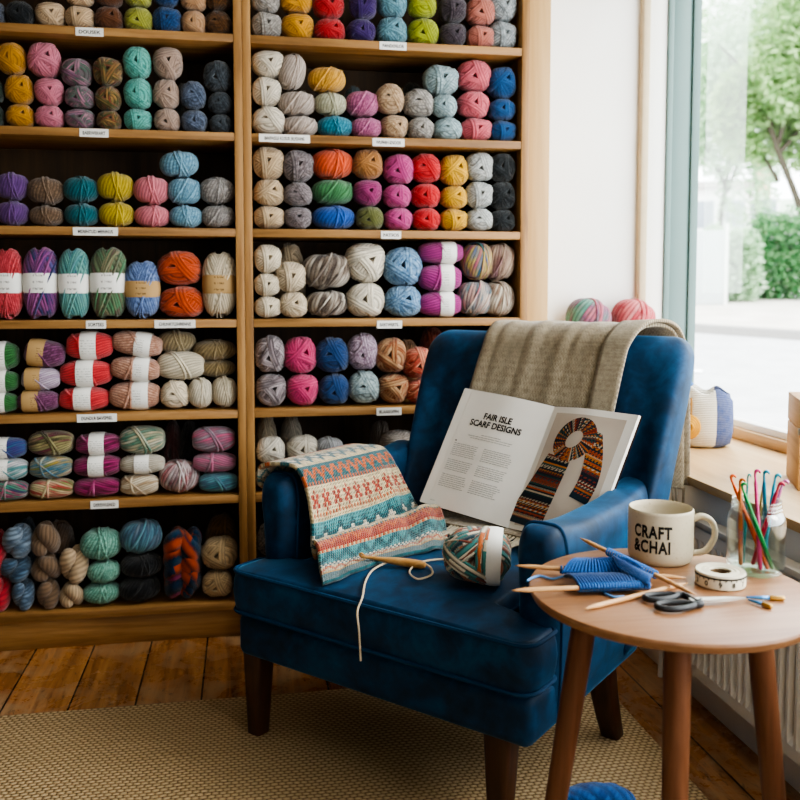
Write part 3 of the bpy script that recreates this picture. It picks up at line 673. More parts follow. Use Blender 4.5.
shelf('R', 4, 245, s6, [
    ('mottled mushroom grey', 'hole', V_, ['#8f8386', '#bdb2b4', '#5f5558', '#a89a9e'], [(102, 126, 137), (95, 122, 156)]),
    ('hot pink', 'hole', P_, ['#d0487c'], [(235, 130, 132), (225, 136, 150)]),
    ('navy denim', 'hole', P_, ['#1f4a7c'], [(365, 122, 128), (357, 136, 148)]),
    ('pale aqua grey', 'hole', H_, ['#8fa3a8', '#b8c8ca'], [(487, 124, 137), (482, 120, 152, {'name': 'lilac mottled', 'cols': ['#a08a9c', '#c4b2c0', '#8a7084']})]),
    ('rust and sand mottled', 'hole', V_, ['#b0683c', '#d6b48c', '#9a5a3a', '#c99a6c'], [(608, 124, 124), (598, 128, 142)]),
    ('coral orange mottled', 'hole', V_, ['#d0654a', '#e8a88a', '#c04a3c', '#dc8468'], [(715, 116, 97), (708, 120, 128)]),
    ('tan half hidden', 'hole', P_, ['#a07a58'], [(668, 90, 248, {'y': .11})]),
    ('russet half hidden', 'hole', P_, ['#8a4a34'], [(770, 110, 300, {'y': .12})])])
shelf('R', 5, 245, s6, [
    ('snow white', 'hole', P_, ['#ddd6c8'], [(90, 108, 108), (98, 120, 112)]),
    ('off-white shadowed half hidden', 'hole', P_, ['#a89c88'], [(85, 90, 290, {'y': .12})]),
    ('eggshell', 'side', P_, ['#d9d0c0'], [(195, 134, 108), (237, 132, 112, {'kind': 'hole'})]),
    ('pale putty half hidden', 'hole', P_, ['#a8a094'], [(190, 90, 282, {'y': .12})]),
    ('cool grey', 'side', P_, ['#a8a8aa'], [(345, 110, 110), (345, 110, 100)]),
    ('rust red', 'side', P_, ['#7a3424'], [(440, 100, 110), (420, 110, 62)]),
    ('greige', 'hole', H_, ['#9a9088', '#b9b0a8'], [(615, 130, 112), (630, 142, 108)]),
    ('mottled greige half hidden', 'hole', P_, ['#8a8078'], [(555, 90, 240, {'y': .1})]),
    ('light grey', 'side', P_, ['#8f8f90'], [(718, 80, 124)])])
shelf('R', 6, 245, s6, [
    ('cream chunky', 'hole', P_, ['#cfc4b2'], [(60, 110, 130)]),
    ('dark speckled', 'hole', H_, ['#1d1c1e', '#8a8682'], [(65, 110, 140, {'z': .128})])])
# ------------------------------------------------------------------ armchair (local frame: u right, v back, z up)
AC = (.251, 1.875, 0.0); AR = -.795; FLOORZ = .014
def velvet():
    t = NT('blue_velvet', .62, .25)
    n1 = t.noise(t.coord('Object'), 7, 4, .6, .8); n2 = t.noise(t.coord(), 22, 3, .6, .5)
    f = t.math('ADD', t.math('MULTIPLY', n1, .65), t.math('MULTIPLY', n2, .35))
    t.col(t.ramp(f, [(.34, '#03182a'), (.5, '#062e4c'), (.68, '#0c476e')]))
    t.bump(t.noise(t.coord(), 350, 2), .12, .001); sheen(t, .5, .3, '#5a9cc8'); return t.m
M['velvet'] = velvet()
M['piping'] = plain('velvet_piping', '#0a3556', .7, .2); sheen_nt = None
M['legw'] = wood('dark_walnut', '#241208', '#3d2212', '#57331c', 'Z', 1, .4, .45)
chair = thing('armchair', 'deep blue velvet wing armchair on the jute rug, facing the round table', 'armchair', AC, AR)
HW = .408
def v_in(z): return .60 + .343 * (z - .5)
def v_out(z): return v_in(z) + .125 - .075 * sstep(.5, .2, z)
def sgnpow(x, p): return copysign(abs(x) ** p, x)
def back_ring(z, ins, N=72):
    ush = .050; W_ = .005
    ring = []; W = HW - .028 + .025 * sstep(.5, .95, z) - ins - .012 * sstep(.5, .3, z)
    vo, vi = v_out(z) - ins, v_in(z) + ins
    wd = max(0, .15 * (1 - (z - .56) / .42)) if z > .56 else .15
    for k in range(N):
        a = 2 * PI * k / N; cx, cy = sgnpow(cos(a), .36), sgnpow(sin(a), .5); u = W * cx; q = abs(u) / HW
        w = sstep(.74, 1.0, q) * wd; vm = (vo + vi) / 2
        if cy < 0:
            front = vi - w * .8 - .012 * (1 - (u / W) ** 2) * 0
            v = vm + (-cy) * (front - vm)
        else: v = vm + cy * (vo - vm)
        ring.append((u + ush, v, z))
    return ring
zt_ = .975; rows = []
for z in [.225, .26, .33, .4, .45, .5, .55, .6, .65, .7, .75, .8, .84, .88, .915]: rows.append(back_ring(z, 0))
for k in range(1, 9):
    a = k / 8 * PI / 2; rows.append(back_ring(.93 + .066 * sin(a), .056 * (1 - cos(a))))
rows.append(back_ring(.9965, .0585))
bk = MB().grid(rows, True, False, True, True)
bk.build('backrest', M['velvet'], chair, sub=1, ang=60)
def arm_mb(s):
    mb = MB(); rows = []; N = 48
    def ring(t, ins):
        r = []
        for k in range(N):
            a = 2 * PI * k / N; cx, cy = sgnpow(cos(a), .42), sgnpow(sin(a), .42)
            top = (.657 if s < 0 else .640) - .018 * sstep(0, .25, t) + .03 * sstep(.6, 1.0, t); z0, z1 = .222 + ins, top - ins
            z = (z0 + z1) / 2 + cy * (z1 - z0) / 2
            zz = (z - .222) / .44
            roll = .010 * sstep(.62, .85, zz) ; hw = .045 - ins + roll
            u = s * (HW - .045 + roll * .3) + cx * hw
            v0 = .115; v1 = v_out(min(z, .64)) - .045
            v = v0 + ins * .0 + t * (v1 - v0); r.append((u, v, z))
        return r
    for k in range(7):
        a = k / 6 * PI / 2; rows.append(ring(-.045 + .075 * (1 - cos(a)), .034 * (1 - sin(a))))
    for t in (.1, .2, .35, .5, .65, .8, .92, 1.0): rows.append(ring(t, 0))
    mb.grid(rows, True, False, True, True); return mb, rows
for s in (-1, 1):
    mb, rows = arm_mb(s); ao = mb.build('arm', M['velvet'], chair, sub=1, ang=60)
    p = MB(); path = [Vector(q) for q in rows[6]]; cen = sum(path, Vector()) / len(path)
    path = [cen + (q - cen) * 1.004 + Vector((0, .002, 0)) for q in path]
    p.tube(path, .0042, 6, True).build('piping', M['piping'], ao)
# seat base
base_mb = MB(); base_mb.box(-HW + .004, HW - .004, .004, .60, .218, .325, .022, 4)
sb = base_mb.build('seat_base', M['velvet'], chair, ang=50)
# T seat cushion
def t_outline(off=0.0, n=12):
    W, w, d, D = HW + .003, .285, .108, .60
    pts = [(-W, -.012), (W, -.012), (W, d), (w, d), (w, D), (-w, D), (-w, d), (-W, d)]; rad = [.045, .045, .02, .012, .03, .03, .012, .02]
    out = []; m = len(pts)
    for i in range(m):
        p = Vector(pts[i]); a = (Vector(pts[i - 1]) - p).normalized(); b = (Vector(pts[(i + 1) % m]) - p).normalized(); r = rad[i]
        s, e = p + a * r, p + b * r
        for k in range(n + 1):
            t = k / n; out.append((s * (1 - t) + p * t) * (1 - t) + (p * (1 - t) + e * t) * t)
        q = Vector(pts[(i + 1) % m]) - b * rad[(i + 1) % m]
        for k in range(1, 8): out.append(e + (q - e) * k / 8)
    return out
OUT = t_outline(); CC = Vector((0, .085))
def cush_ring(sc, ins, z):
    r = []
    for p in OUT:
        d = p - CC; q = CC + d * sc; L = d.length; q = q - d / L * ins * sc; r.append(q)
    return r
def seat_z(u, v):
    """top of the cushion"""
    a = 1 - (abs(u) / .41) ** 4; b = 1 - abs((v - .28) / .31) ** 3.0
    return .436 + .034 * max(0, a) * max(0, min(1, b)) + .006 * sin(u * 9 + 1) * sin(v * 8) * max(0, min(1, b))
rows = []
for sc, ins, z in ((.05, 0, .33), (.6, 0, .33), (.96, 0, .33), (1, .008, .331), (1, .0, .342), (1, -.005, .365), (1, -.007, .385), (1, -.005, .41), (1, .0, .428), (1, .007, .4375)):
    rows.append([(q.x, q.y, z) for q in cush_ring(sc, ins, z)])
for sc in (.97, .93, .88, .82, .74, .65, .55, .44, .33, .22, .11, .03):
    rows.append([(q.x, q.y, max(.4375, seat_z(q.x, q.y)) if sc < .975 else .4385) for q in cush_ring(sc, .007, 0)])
cush = MB().grid(rows, True, False, True, True).build('seat_cushion', M['velvet'], chair, ang=0)
pm = MB()
for z, e in ((.434, .0015), (.336, .0015)):
    pm.tube([(q.x, q.y, z) for q in cush_ring(1, -e, z)], .0048, 6, True)
pm.build('piping', M['piping'], cush)
def leg(u, v, du, dv, w0, w1):
    rows = []
    for k in range(7):
        t = k / 6; z = .224 * (1 - t) + FLOORZ * t; w = w0 + (w1 - w0) * t; cu, cv = u + du * t, v + dv * t * (.4 + .6 * t); r = []
        for j in range(16):
            a = 2 * PI * (j + .5) / 16; r.append((cu + sgnpow(cos(a), .35) * w / 2, cv + sgnpow(sin(a), .35) * w / 2, z))
        rows.append(r)
    return MB().grid(rows, True, False, True, True)
for u, v, du, dv, w0, w1 in ((-.372, .048, 0, -.004, .062, .042), (.318, .048, 0, -.004, .062, .042), (-.34, .52, -.01, .05, .06, .042), (.34, .50, .018, .045, .065, .046)):
    leg(u, v, du, dv, w0, w1).build('leg', M['legw'], chair, ang=35)
# ------------------------------------------------------------------ throw blanket over the back
def blanketmat():
    t = NT('taupe_wool_throw', .95, .1)
    uv = t.n('ShaderNodeUVMap'); sp = t.n('ShaderNodeSeparateXYZ'); t.l(uv.outputs[0], sp.inputs[0])
    zz = t.math('ABSOLUTE', t.math('SUBTRACT', t.math('FRACT', t.math('MULTIPLY', sp.outputs[0], 26)), .5))
    w = t.math('FRACT', t.math('ADD', t.math('MULTIPLY', sp.outputs[1], 90), t.math('MULTIPLY', zz, 5)))
    w = t.math('ABSOLUTE', t.math('SUBTRACT', w, .5))
    n = t.noise(t.coord(), 60, 4, .7)
    c = t.ramp(t.math('ADD', t.math('MULTIPLY', w, .9), t.math('MULTIPLY', n, .6)), [(.28, '#5f5344'), (.5, '#8b7e6a'), (.75, '#b9ae98')])
    t.col(t.mix(t.math('MULTIPLY', t.noise(t.coord(), 5, 3), .5), c, '#7a6848'))
    t.bump(t.math('ADD', t.math('MULTIPLY', w, .6), n), .55, .004); sheen(t, .3, .5); return t.m
M['throw'] = blanketmat()
def uvgrid(o, m, n):
    me = o.data; uv = me.uv_layers.new(name='UVMap')
    for l in me.loops:
        i, j = divmod(l.vertex_index, n); uv.data[l.index].uv = (j / (n - 1), i / (m - 1))
def sheet(name, fn, m, n, mat, parent=None, loc=AC, rot=AR, thick=.008, sub=0, offset=0.0):
    rows = [[fn(i / (m - 1), j / (n - 1)) for j in range(n)] for i in range(m)]
    o = MB().grid(rows).build(name, mat, parent, loc, rot, ang=0); uvgrid(o, m, n)
    md = o.modifiers.new('thick', 'SOLIDIFY'); md.thickness = thick; md.offset = offset
    if sub: md = o.modifiers.new('sub', 'SUBSURF'); md.levels = sub; md.render_levels = sub
    return o, rows
BPATH = spline([(.497, .483), (.51, .486), (.525, .488), (.545, .488), (.575, .505), (.598, .56), (.628, .65), (.662, .75), (.698, .85), (.728, .935), (.745, .985), (.778, 1.016), (.825, 1.025), (.875, 1.019), (.907, .992), (.919, .92), (.917, .80), (.912, .70), (.905, .62), (.895, .575)], 110)
def b_edges(t):
    L = [(-.235, 0), (-.21, .2), (-.16, .35), (-.125, .5), (-.118, .6), (-.07, .75), (-.02, 1.0)]
    R = [(.24, 0), (.26, .15), (.275, .3), (.30, .5), (.335, .6), (.395, .78), (.41, 1.0)]
    def ev(a):
        for (x0, t0), (x1, t1) in zip(a, a[1:]):
            if t <= t1: q = (t - t0) / (t1 - t0); return x0 + (x1 - x0) * q
        return a[-1][0]
    return ev(L), ev(R)
def b_fn(t, s):
    k = t * (len(BPATH) - 1); i = min(int(k), len(BPATH) - 2); q = BPATH[i].lerp(BPATH[i + 1], k - i); l, r = b_edges(t); u = l + (r - l) * s
    amp = sstep(.3, .55, t) * (1 - sstep(.58, .66, t)) * .004 + sstep(.66, .9, t) * .007 + .0018
    w = amp * sin(s * 17 + t * 3) + amp * .5 * sin(s * 41 + 2 - t * 5)
    f = BPATH[min(i + 1, len(BPATH) - 1)] - BPATH[max(i - 1, 0)]; nrm = Vector((-f.y, f.x)).normalized()
    w = abs(w) if t < .6 else w * .6
    return (u, q.x + nrm.x * w, q.y + nrm.y * w)
thr, brows = sheet('throw_blanket', b_fn, 110, 46, M['throw'], None, thick=.009, offset=.2)
tag(thr, 'grey-brown wool throw blanket with fringe, draped over the armchair back', 'blanket')
# folded-back second layer along the right edge
def hem_fn(t, s):
    tt = .28 + .70 * t; p = Vector(b_fn(tt, 1.0)); p2 = Vector(b_fn(tt, .86)); q = p.lerp(p2, s); k = tt * (len(BPATH) - 1); i = min(int(k), len(BPATH) - 2)
    f = BPATH[i + 1] - BPATH[i]; nrm = Vector((0, -f.y, f.x)).normalized(); return tuple(q + nrm * (.013 - .004 * s) + Vector((.012 * (1 - s), 0, 0)))
hm_, _ = sheet('folded_edge', hem_fn, 80, 8, M['throw'], thr, (0, 0, 0), 0, thick=.009)
rr = random.Random(3); M['fringe'] = plain('throw_fringe_wool', '#a39985', .95, .1, 0, .3, 80)
for row, sg in ((brows[0], -1), (brows[-1], 1)):
    n = 46 if sg < 0 else 34; fr = MB()
    for k in range(n):
        s = k / (n - 1); q = Vector(row[int(s * (len(row) - 1))]); j = rr.uniform(-.01, .01)
        if sg < 0:
            L = rr.uniform(.075, .105); pts = [q + Vector((0, .006, 0)), q + Vector((j * .4, -L * .3, -.004)), q + Vector((j, -L * .65, -.0)), q + Vector((j * 1.6 + .004, -L, .0))]
            pts = [Vector((p.x, p.y, max(p.z, seat_z(p.x, p.y) + .005))) for p in pts]
        else:
            L = rr.uniform(.06, .08); pts = [q + Vector((0, 0, .006)), q + Vector((j * .3, 0, -L * .4)), q + Vector((j * .8, 0, -L))]
        fr.tube(spline(pts, 8), [.0036, .0036, .003, .0034, .0036, .0034, .0032, .002], 6)
    fr.build('fringe', M['fringe'], thr)

# ------------------------------------------------------------------ fair isle knitting draped on the left arm
PAL = {'t': '#125a63', 'c': '#cdb991', 'o': '#bf5a22', 'r': '#a2331f', 'g': '#c08f42', 'b': '#3f8d92', 'w': '#e2d9c4', 'd': '#0f4650'}
ROWS = []
def addrows(n, f):
    for i in range(n): ROWS.append((f, i))
def solid(ch): return lambda x, i: ch
def dots(a, b, p): return lambda x, i: a if (x + (i % 2) * (p // 2)) % p < p // 2 else b
DIAM = ['....t.......', '...ttt......', '..ttwtt.....', '.ttwwwtt....', 'ttwwwwwtt...', '.ttwwwtt....', '..ttwtt.....', '...ttt......', '....t.......']
def diam(fg, core, bg, sh=0, P=8, R=4):
    def f(x, i):
        d = abs((x + sh) % P - P / 2) + abs(i - R)
        return core if d < 2 else (fg if d < 4.2 else bg)
    return f
def zig(a, b, P=8):
    def f(x, i): return a if abs((x % P) - P / 2) + i < 5 else b
    return f
def flower(a, b, P=9):
    def f(x, i):
        u = x % P - 4; v = i - 3
        return a if (abs(u) + abs(v) in (2, 3) and abs(u) != abs(v) * 3) or (u == 0 and v == 0 and False) else b
    return f
def diam2(fg, core, bg, sh=0, P=8, R=4):
    def f(x, i):
        d = abs((x + sh) % P - 3.5) + abs(i - R) * 1.1
        return core if d < 2.1 else (fg if d < 4.7 else bg)
    return f
def blob(fg, bg, P=7, sh=0):
    def f(x, i):
        u = (x + sh) % P; return fg if (u in (1, 2, 4, 5) and i in (1, 3)) or (u in (2, 4) and i == 2) or (u == 3 and i in (0, 2, 4)) else bg
    return f
def zz(a, b, P=8, th=2, sh=0):
    def f(x, i):
        tri = abs((x + sh) % P - P // 2); return a if 0 <= i - tri + 1 < th else b
    return f
def check(a, b): return lambda x, i: a if (x + i) % 2 else b
def build_rows():
    addrows(1, solid('o')); addrows(5, zz('t', 'c', 8, 2)); addrows(1, check('t', 'c')); addrows(5, zz('b', 'w', 8, 2, 4)); addrows(2, check('o', 'g')); addrows(4, zz('o', 'c', 6, 3)); addrows(1, solid('c'))
    addrows(9, diam2('t', 'w', 'c')); addrows(1, solid('t')); addrows(4, zz('o', 't', 6, 2)); addrows(1, check('t', 'o')); addrows(1, solid('c'))
    addrows(5, blob('r', 'c')); addrows(1, check('o', 'c')); addrows(1, solid('c')); addrows(9, diam2('t', 'w', 'b', 4)); addrows(1, solid('t'))
    addrows(4, zz('o', 'g', 6, 2)); addrows(1, check('t', 'g')); addrows(4, zz('g', 'o', 6, 3)); addrows(1, check('t', 'c'))
    addrows(9, diam2('t', 'w', 'c', 2, 8)); addrows(1, check('t', 'g')); addrows(5, zz('o', 'r', 6, 2)); addrows(1, check('o', 'c'))
    addrows(5, zz('t', 'b', 8, 3)); addrows(2, check('t', 'w')); addrows(4, zz('o', 'c', 6, 2)); addrows(1, solid('g')); addrows(6, solid('t'))
build_rows()
SPATH_L = [(-.428, .115, .615), (-.43, .11, .64), (-.415, .105, .672), (-.36, .105, .684), (-.30, .11, .68), (-.272, .115, .63), (-.262, .12, .55), (-.255, .11, .485), (-.225, .085, .468), (-.213, .07, .49), (-.198, .058, .522), (-.175, .045, .512), (-.16, .03, .478), (-.140, .012, .462), (-.118, -.008, .452)]
SPATH_R = [(-.43, .45, .61), (-.43, .452, .64), (-.415, .458, .672), (-.36, .465, .678), (-.30, .475, .674), (-.266, .49, .62), (-.252, .52, .55), (-.235, .545, .495), (-.205, .56, .487), (-.185, .55, .508), (-.155, .535, .522), (-.12, .50, .508), (-.075, .45, .482), (-.04, .40, .474), (-.005, .345, .476)]
m_, n_ = len(ROWS) + 1, 67
_L = spline(SPATH_L, m_); _R = spline(SPATH_R, m_)
def s_fn(t, s):
    i = round(t * (m_ - 1)); a, b = _L[i], _R[i]; p = a.lerp(b, s)
    w = .007 * sin(s * 9 + t * 4) * sstep(.3, .5, t) * (1 - .4 * sstep(.75, 1, t)) + .004 * sin(s * 15 - t * 9) * sstep(.3, .6, t)
    fold = .016 * exp(-((s - .82) / .08) ** 2) * sstep(.25, .5, t)
    p = p + Vector((.7, 0, .7)) * (abs(w) + fold)
    if t > .5: p.z = max(p.z, seat_z(p.x, max(p.y, .02)) + .007 if p.y > 0 else p.z)
    return p + Vector((0, 0, 0))
def knitmat(name, attr):
    t = NT(name, .95, .1); a = t.n('ShaderNodeAttribute', attribute_name=attr)
    n = t.noise(t.coord(), 260, 3, .7)
    t.col(t.mix(t.math('MULTIPLY', n, .35), a.outputs['Color'], '#4a4038'))
    uv = t.n('ShaderNodeUVMap'); sp = t.n('ShaderNodeSeparateXYZ'); t.l(uv.outputs[0], sp.inputs[0])
    fx = t.math('ABSOLUTE', t.math('SUBTRACT', t.math('FRACT', t.math('MULTIPLY', sp.outputs[0], n_ - 1)), .5))
    fy = t.math('ABSOLUTE', t.math('SUBTRACT', t.math('FRACT', t.math('ADD', t.math('MULTIPLY', sp.outputs[1], m_ - 1), t.math('MULTIPLY', fx, .9))), .5))
    h = t.math('SUBTRACT', 1.0, t.math('ADD', t.math('MULTIPLY', fx, 1.0), t.math('MULTIPLY', fy, 1.0)))
    t.bump(t.math('ADD', h, t.math('MULTIPLY', n, .3)), .9, .004); sheen(t, .3, .5); return t.m
knit, srows = sheet('fair_isle_knitting', s_fn, m_, n_, knitmat('fair_isle_wool', 'stitch'), None, thick=.010, offset=0)
ca = knit.data.color_attributes.new('stitch', 'FLOAT_COLOR', 'CORNER'); vr2 = random.Random(8)
for f in knit.data.polygons:
    vi = min(f.vertices); i, j = divmod(vi, n_); fn, k = ROWS[min(i, len(ROWS) - 1)]; c = hx(PAL[fn(j, k)]); b = vr2.uniform(.62, 1.12)
    for li in f.loop_indices: ca.data[li].color = (c[0] * b, c[1] * b, c[2] * b, 1)
tag(knit, 'teal, orange and cream fair isle knitted scarf draped over the left chair arm', 'scarf')
# ------------------------------------------------------------------ open pattern book leaning on the throw
U3 = Vector((cos(AR), sin(AR), 0)); V3 = Vector((-sin(AR), cos(AR), 0)); A0 = Vector(AC)
def cw(u, v, z): return A0 + U3 * u + V3 * v + Vector((0, 0, z))
def at_v(px, py, v):
    r = Vector(ray(px, py)); O = Vector((0, 0, H)); t = (v - (O - A0).dot(V3)) / r.dot(V3); return O + r * t
BL, BG, TL, TG = at_v(423, 499, .525), at_v(508, 528, .525), at_v(467, 387, .655), at_v(556, 405, .655); TR = at_v(641, 414, .625)
ey = ((TG - BG) * 1.5 + (TL - BL)).normalized(); HB = ((TG - BG).length + (TL - BL).length) / 2
def page_frame(og, far):
    ex = far - og; w = ex.length; ex.normalize(); return ex, w
exl, WL = page_frame(TG, TL); exr, WR = page_frame(TG, TR)
nl = -exl.cross(ey); nl = nl if nl.dot(Vector((0, 0, H)) - TG) > 0 else -nl
nr = exr.cross(ey); nr = nr if nr.dot(Vector((0, 0, H)) - TG) > 0 else -nr
book = thing('open_book', 'open knitting pattern book showing a scarf photo, leaning on the throw', 'book', BG)
def page_pt(side, x, y, h=0.0):
    """x: 0 gutter..1 outer edge, y: 0 bottom..1 top, h lift"""
    ex, w, nn = (exl, WL, nl) if side < 0 else (exr, WR, nr)
    c = .017 * sin(min(1, x / .55) * PI / 2) ** 1.0 * (1 - .75 * sstep(.35, 1, x))
    return BG + ey * (y * HB) + ex * (x * w) + nn * (c + h) - BG
def page_mb(side, h, x1=1.0, yo=0.0):
    return MB().grid([[page_pt(side, x1 * j / 30, yo + (1 - 2 * yo) * i / 12, h) for j in range(31)] for i in range(13)])
pagem = plain('book_paper', '#e4dfd7', .65, .3, 0, .03)
covm = plain('book_cover', '#3a2a20', .6, .3)
def block(side):
    mb = MB(); rows = []
    N = 30
    for i in range(13):
        y = i / 12; top = [page_pt(side, j / N, y, 0) for j in range(N + 1)]; bot = [page_pt(side, (j / N) * (1.0 + .0), y, -.012 * (.35 + .65 * j / N)) for j in range(N + 1)]
        rows.append(top + bot[::-1])
    return mb.grid(rows, True, False, True, True)
def edgemat():
    t = NT('page_edges', .8, .2); n = t.noise(t.coord('Object', (400, 400, 8)), 1.0, 2); t.col(t.ramp(n, [(.3, '#b8ab98'), (.7, '#ddd5c8')])); return t.m
lp = block(-1).build('left_pages', pagem, book, ang=35); rp = block(1).build('right_pages', pagem, book, ang=35)
for sd in (-1, 1):
    MB().grid([[page_pt(sd, 1.012 * j / 20, -.008 + 1.016 * i / 8, -.014 * (.3 + .7 * j / 20) - .001) for j in range(21)] for i in range(9)]).build('cover', covm, book)
for k in range(3):                                            # loose top leaves fanned at the left edge
    MB().grid([[page_pt(-1, 1.0 - .10 + (.112 + .006 * k) * j / 6, .004 + .99 * i / 8, .0006 - .0035 * (k + 1) * (j / 6)) for j in range(7)] for i in range(9)]).build('page_leaf', pagem, lp)
def on_page(side, me, cx, cy, size, h=.0012):
    """map flat lettering (metres) onto the curved page"""
    w = WL if side < 0 else WR
    for v in me.vertices:
        x = cx * w + v.co.x * (-1 if side < 0 else 1) ; y = cy * HB + v.co.y
        v.co = page_pt(side, x / w, y / HB, h + v.co.z)
    return me
put('lettering', on_page(-1, text_mesh('FAIR ISLE\nSCARF DESIGNS', .0245, .0007, .0001, line=.95, sx=.92), .50, .765, 1), M['ink'], lp)
def bars(x0, x1, ys, seed, th=.0016, cen=False):
    r = random.Random(seed); mb = MB()
    for y in ys:
        x = x0; xe = x1 - (r.uniform(0, .12) * (x1 - x0))
        if cen: d = r.uniform(0, .05); x, xe = x0 + d, x1 - d
        while x < xe - .004:
            w = min(r.uniform(.004, .014), xe - x)
            mb.add([(x, y, 0), (x + w, y, 0), (x + w, y + th, 0), (x, y + th, 0)], [(0, 1, 2, 3)]); x += w + .0016
    return mb.mesh('body_text', [M['greyink']], False)
def txt(x0, x1, ys, seed, th=.0016, cen=False, mat='greyink'):
    me = bars(x0, x1, ys, seed, th, cen)
    for v in me.vertices: v.co = page_pt(-1, (WL - v.co.x) / WL, v.co.y / HB, .0012)
    put('body_text', me, M[mat], lp)
txt(.068, .215, [HB * .64 - k * .0062 for k in range(3)], 1, cen=True)
for q, (yy, nn_) in enumerate(((.535, 7), (.395, 6), (.27, 7))):
    txt(.035, .122, [HB * yy - k * .0056 for k in range(nn_)], 10 + q); txt(.136, .225, [HB * yy - k * .0056 for k in range(nn_)], 20 + q)
txt(.03, .05, [HB * .04], 31); txt(.034, .040, [HB * .555], 33, .003, mat='ink')
# photo printed on the right page
ph = MB().grid([[page_pt(1, .07 + .83 * j / 16, .035 + .915 * i / 10, .0010) for j in range(17)] for i in range(11)])
pm_ = NT('page_photo_backdrop', .6, .3); pm_.col(pm_.ramp(pm_.noise(pm_.coord(), 8, 3), [(.3, '#b3a597'), (.7, '#c6b9ab')]))
pho = ph.build('printed_photo', pm_.m, rp)
scm = NT('printed_scarf', .7, .2); scm.col(scm.n('ShaderNodeAttribute', attribute_name='ink').outputs['Color'])
SC = ['#131d27', '#a84c22', '#b0a48e', '#1f4444', '#74291c', '#16222c', '#b06c28', '#131d27']
def printed(fn, m, n, h, seed, end=False):
    rows = [[page_pt(1, *fn(i / (m - 1), j / (n - 1)), h) for j in range(n)] for i in range(m)]
    o = MB().grid(rows).build('scarf_picture', scm.m, pho, ang=0); a = o.data.color_attributes.new('ink', 'FLOAT_COLOR', 'CORNER'); r = random.Random(seed)
    seq = [[r.choice(SC), r.choice(SC), r.choice((1, 2, 2, 3)), r.randint(0, 3)] for _ in range(m)]
    for f in o.data.polygons:
        i, j = divmod(min(f.vertices), n); c1, c2, p, sh = seq[i // 2]; c = hx(c1 if ((j + sh + (i % 2)) // p) % 2 else c2)
        if end and i > m * .9: c = hx('#1a2c38')
        b = r.uniform(.75, 1.1)
        for li in f.loop_indices: a.data[li].color = (c[0] * b, c[1] * b, c[2] * b, 1)
    return o
printed(lambda t, s: (.30 - .16 * t + (s - .5) * (.26 + .20 * t) + .04 * s, .62 - .56 * t - .03 * s), 92, 40, .0016, 2, True)
printed(lambda t, s: (.60 + .15 * sin(t * 2.2) - .02 * t + (s - .5) * .21, .86 - .54 * t - .04 * s), 84, 24, .0019, 3, True)
def ringf(t, s):
    a = 2 * PI * t; r = .38 + .62 * s; return (.42 + .215 * r * cos(a) * 1.1, .75 + .175 * r * sin(a) + .02 * cos(a))
printed(ringf, 160, 20, .0022, 4)
# ------------------------------------------------------------------ ball, hook and loose strand on the seat
bp = cw(.182, .245, 0); R = .062
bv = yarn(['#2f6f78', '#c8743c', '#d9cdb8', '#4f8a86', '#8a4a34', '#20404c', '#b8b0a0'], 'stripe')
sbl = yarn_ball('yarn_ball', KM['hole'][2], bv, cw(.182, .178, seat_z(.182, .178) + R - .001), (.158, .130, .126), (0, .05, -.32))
tag(sbl, 'teal and orange striped yarn ball with white band on the chair seat', 'yarn ball')
c = bm_ = BAND['long'][1]
cb = bpy.data.objects.new('paper_band', band_mesh('X', .12, .22)); COL.objects.link(cb); cb.parent = sbl; cb.data.materials.clear(); cb.data.materials.append(M['paper'])
hk0, hk1 = cw(-.112, .128, .487), cw(.047, .172, .483); d = (hk1 - hk0); L = d.length; dn = d.normalized()
bam = wood('bamboo', '#a8743a', '#c8965a', '#dab078', 'X', 2, .4, .4)
def hookshape(mb, p0, dn, L, prof, notch=.8):
    pts = []; rad = []
    for f, r in prof: pts.append(p0 + dn * (L * f)); rad.append(r)
    return mb.tube(pts, rad, 12)
h = thing('crochet_hook', 'wooden crochet hook lying across the fair isle scarf on the seat', 'crochet hook', hk0)
hookshape(MB(), Vector(), dn, L, [(.0, .002), (.02, .0042), (.06, .0052), (.09, .0036), (.12, .0036), (.35, .0058), (.5, .0085), (.62, .0098), (.8, .0102), (.93, .0095), (.985, .007), (1, .003)]).build('shaft', bam, h)
hk = MB(); hk.tube([dn * .012 + Vector((0, 0, .004)), dn * .004 + Vector((0, 0, .008)), dn * -.001 + Vector((0, 0, .005)), Vector((0, 0, .001))], [.0015, .0025, .003, .003], 8); hk.build('hook_tip', bam, h)
sp_ = [(.105, .20, .06), (.085, .225, .009), (.05, .235, .006), (.02, .19, .006), (.03, .13, .006), (.07, .105, .006), (.085, .14, .006), (.055, .175, .006), (.01, .185, .010), (-.035, .165, .010), (-.055, .11, .006), (-.035, .05, .006), (-.002, -.004, .004)]
pts = [Vector((u, v, seat_z(u, max(v, 0)) + dz)) for u, v, dz in sp_]
pts[0].z = seat_z(.105, .20) + .05
pts += [Vector((.003, -.0285, .425)), Vector((.008, -.030, .39)), Vector((.012, -.031, .35)), Vector((.013, -.030, .318))]
st_ = MB().tube(spline(pts, 90), .0024, 7).build('yarn_strand', plain('cream_strand', '#c9b79c', .9, .1, 0, .2, 200), None, AC, AR)
tag(st_, 'loose cream yarn strand curling from the ball and hanging off the seat', 'yarn strand')
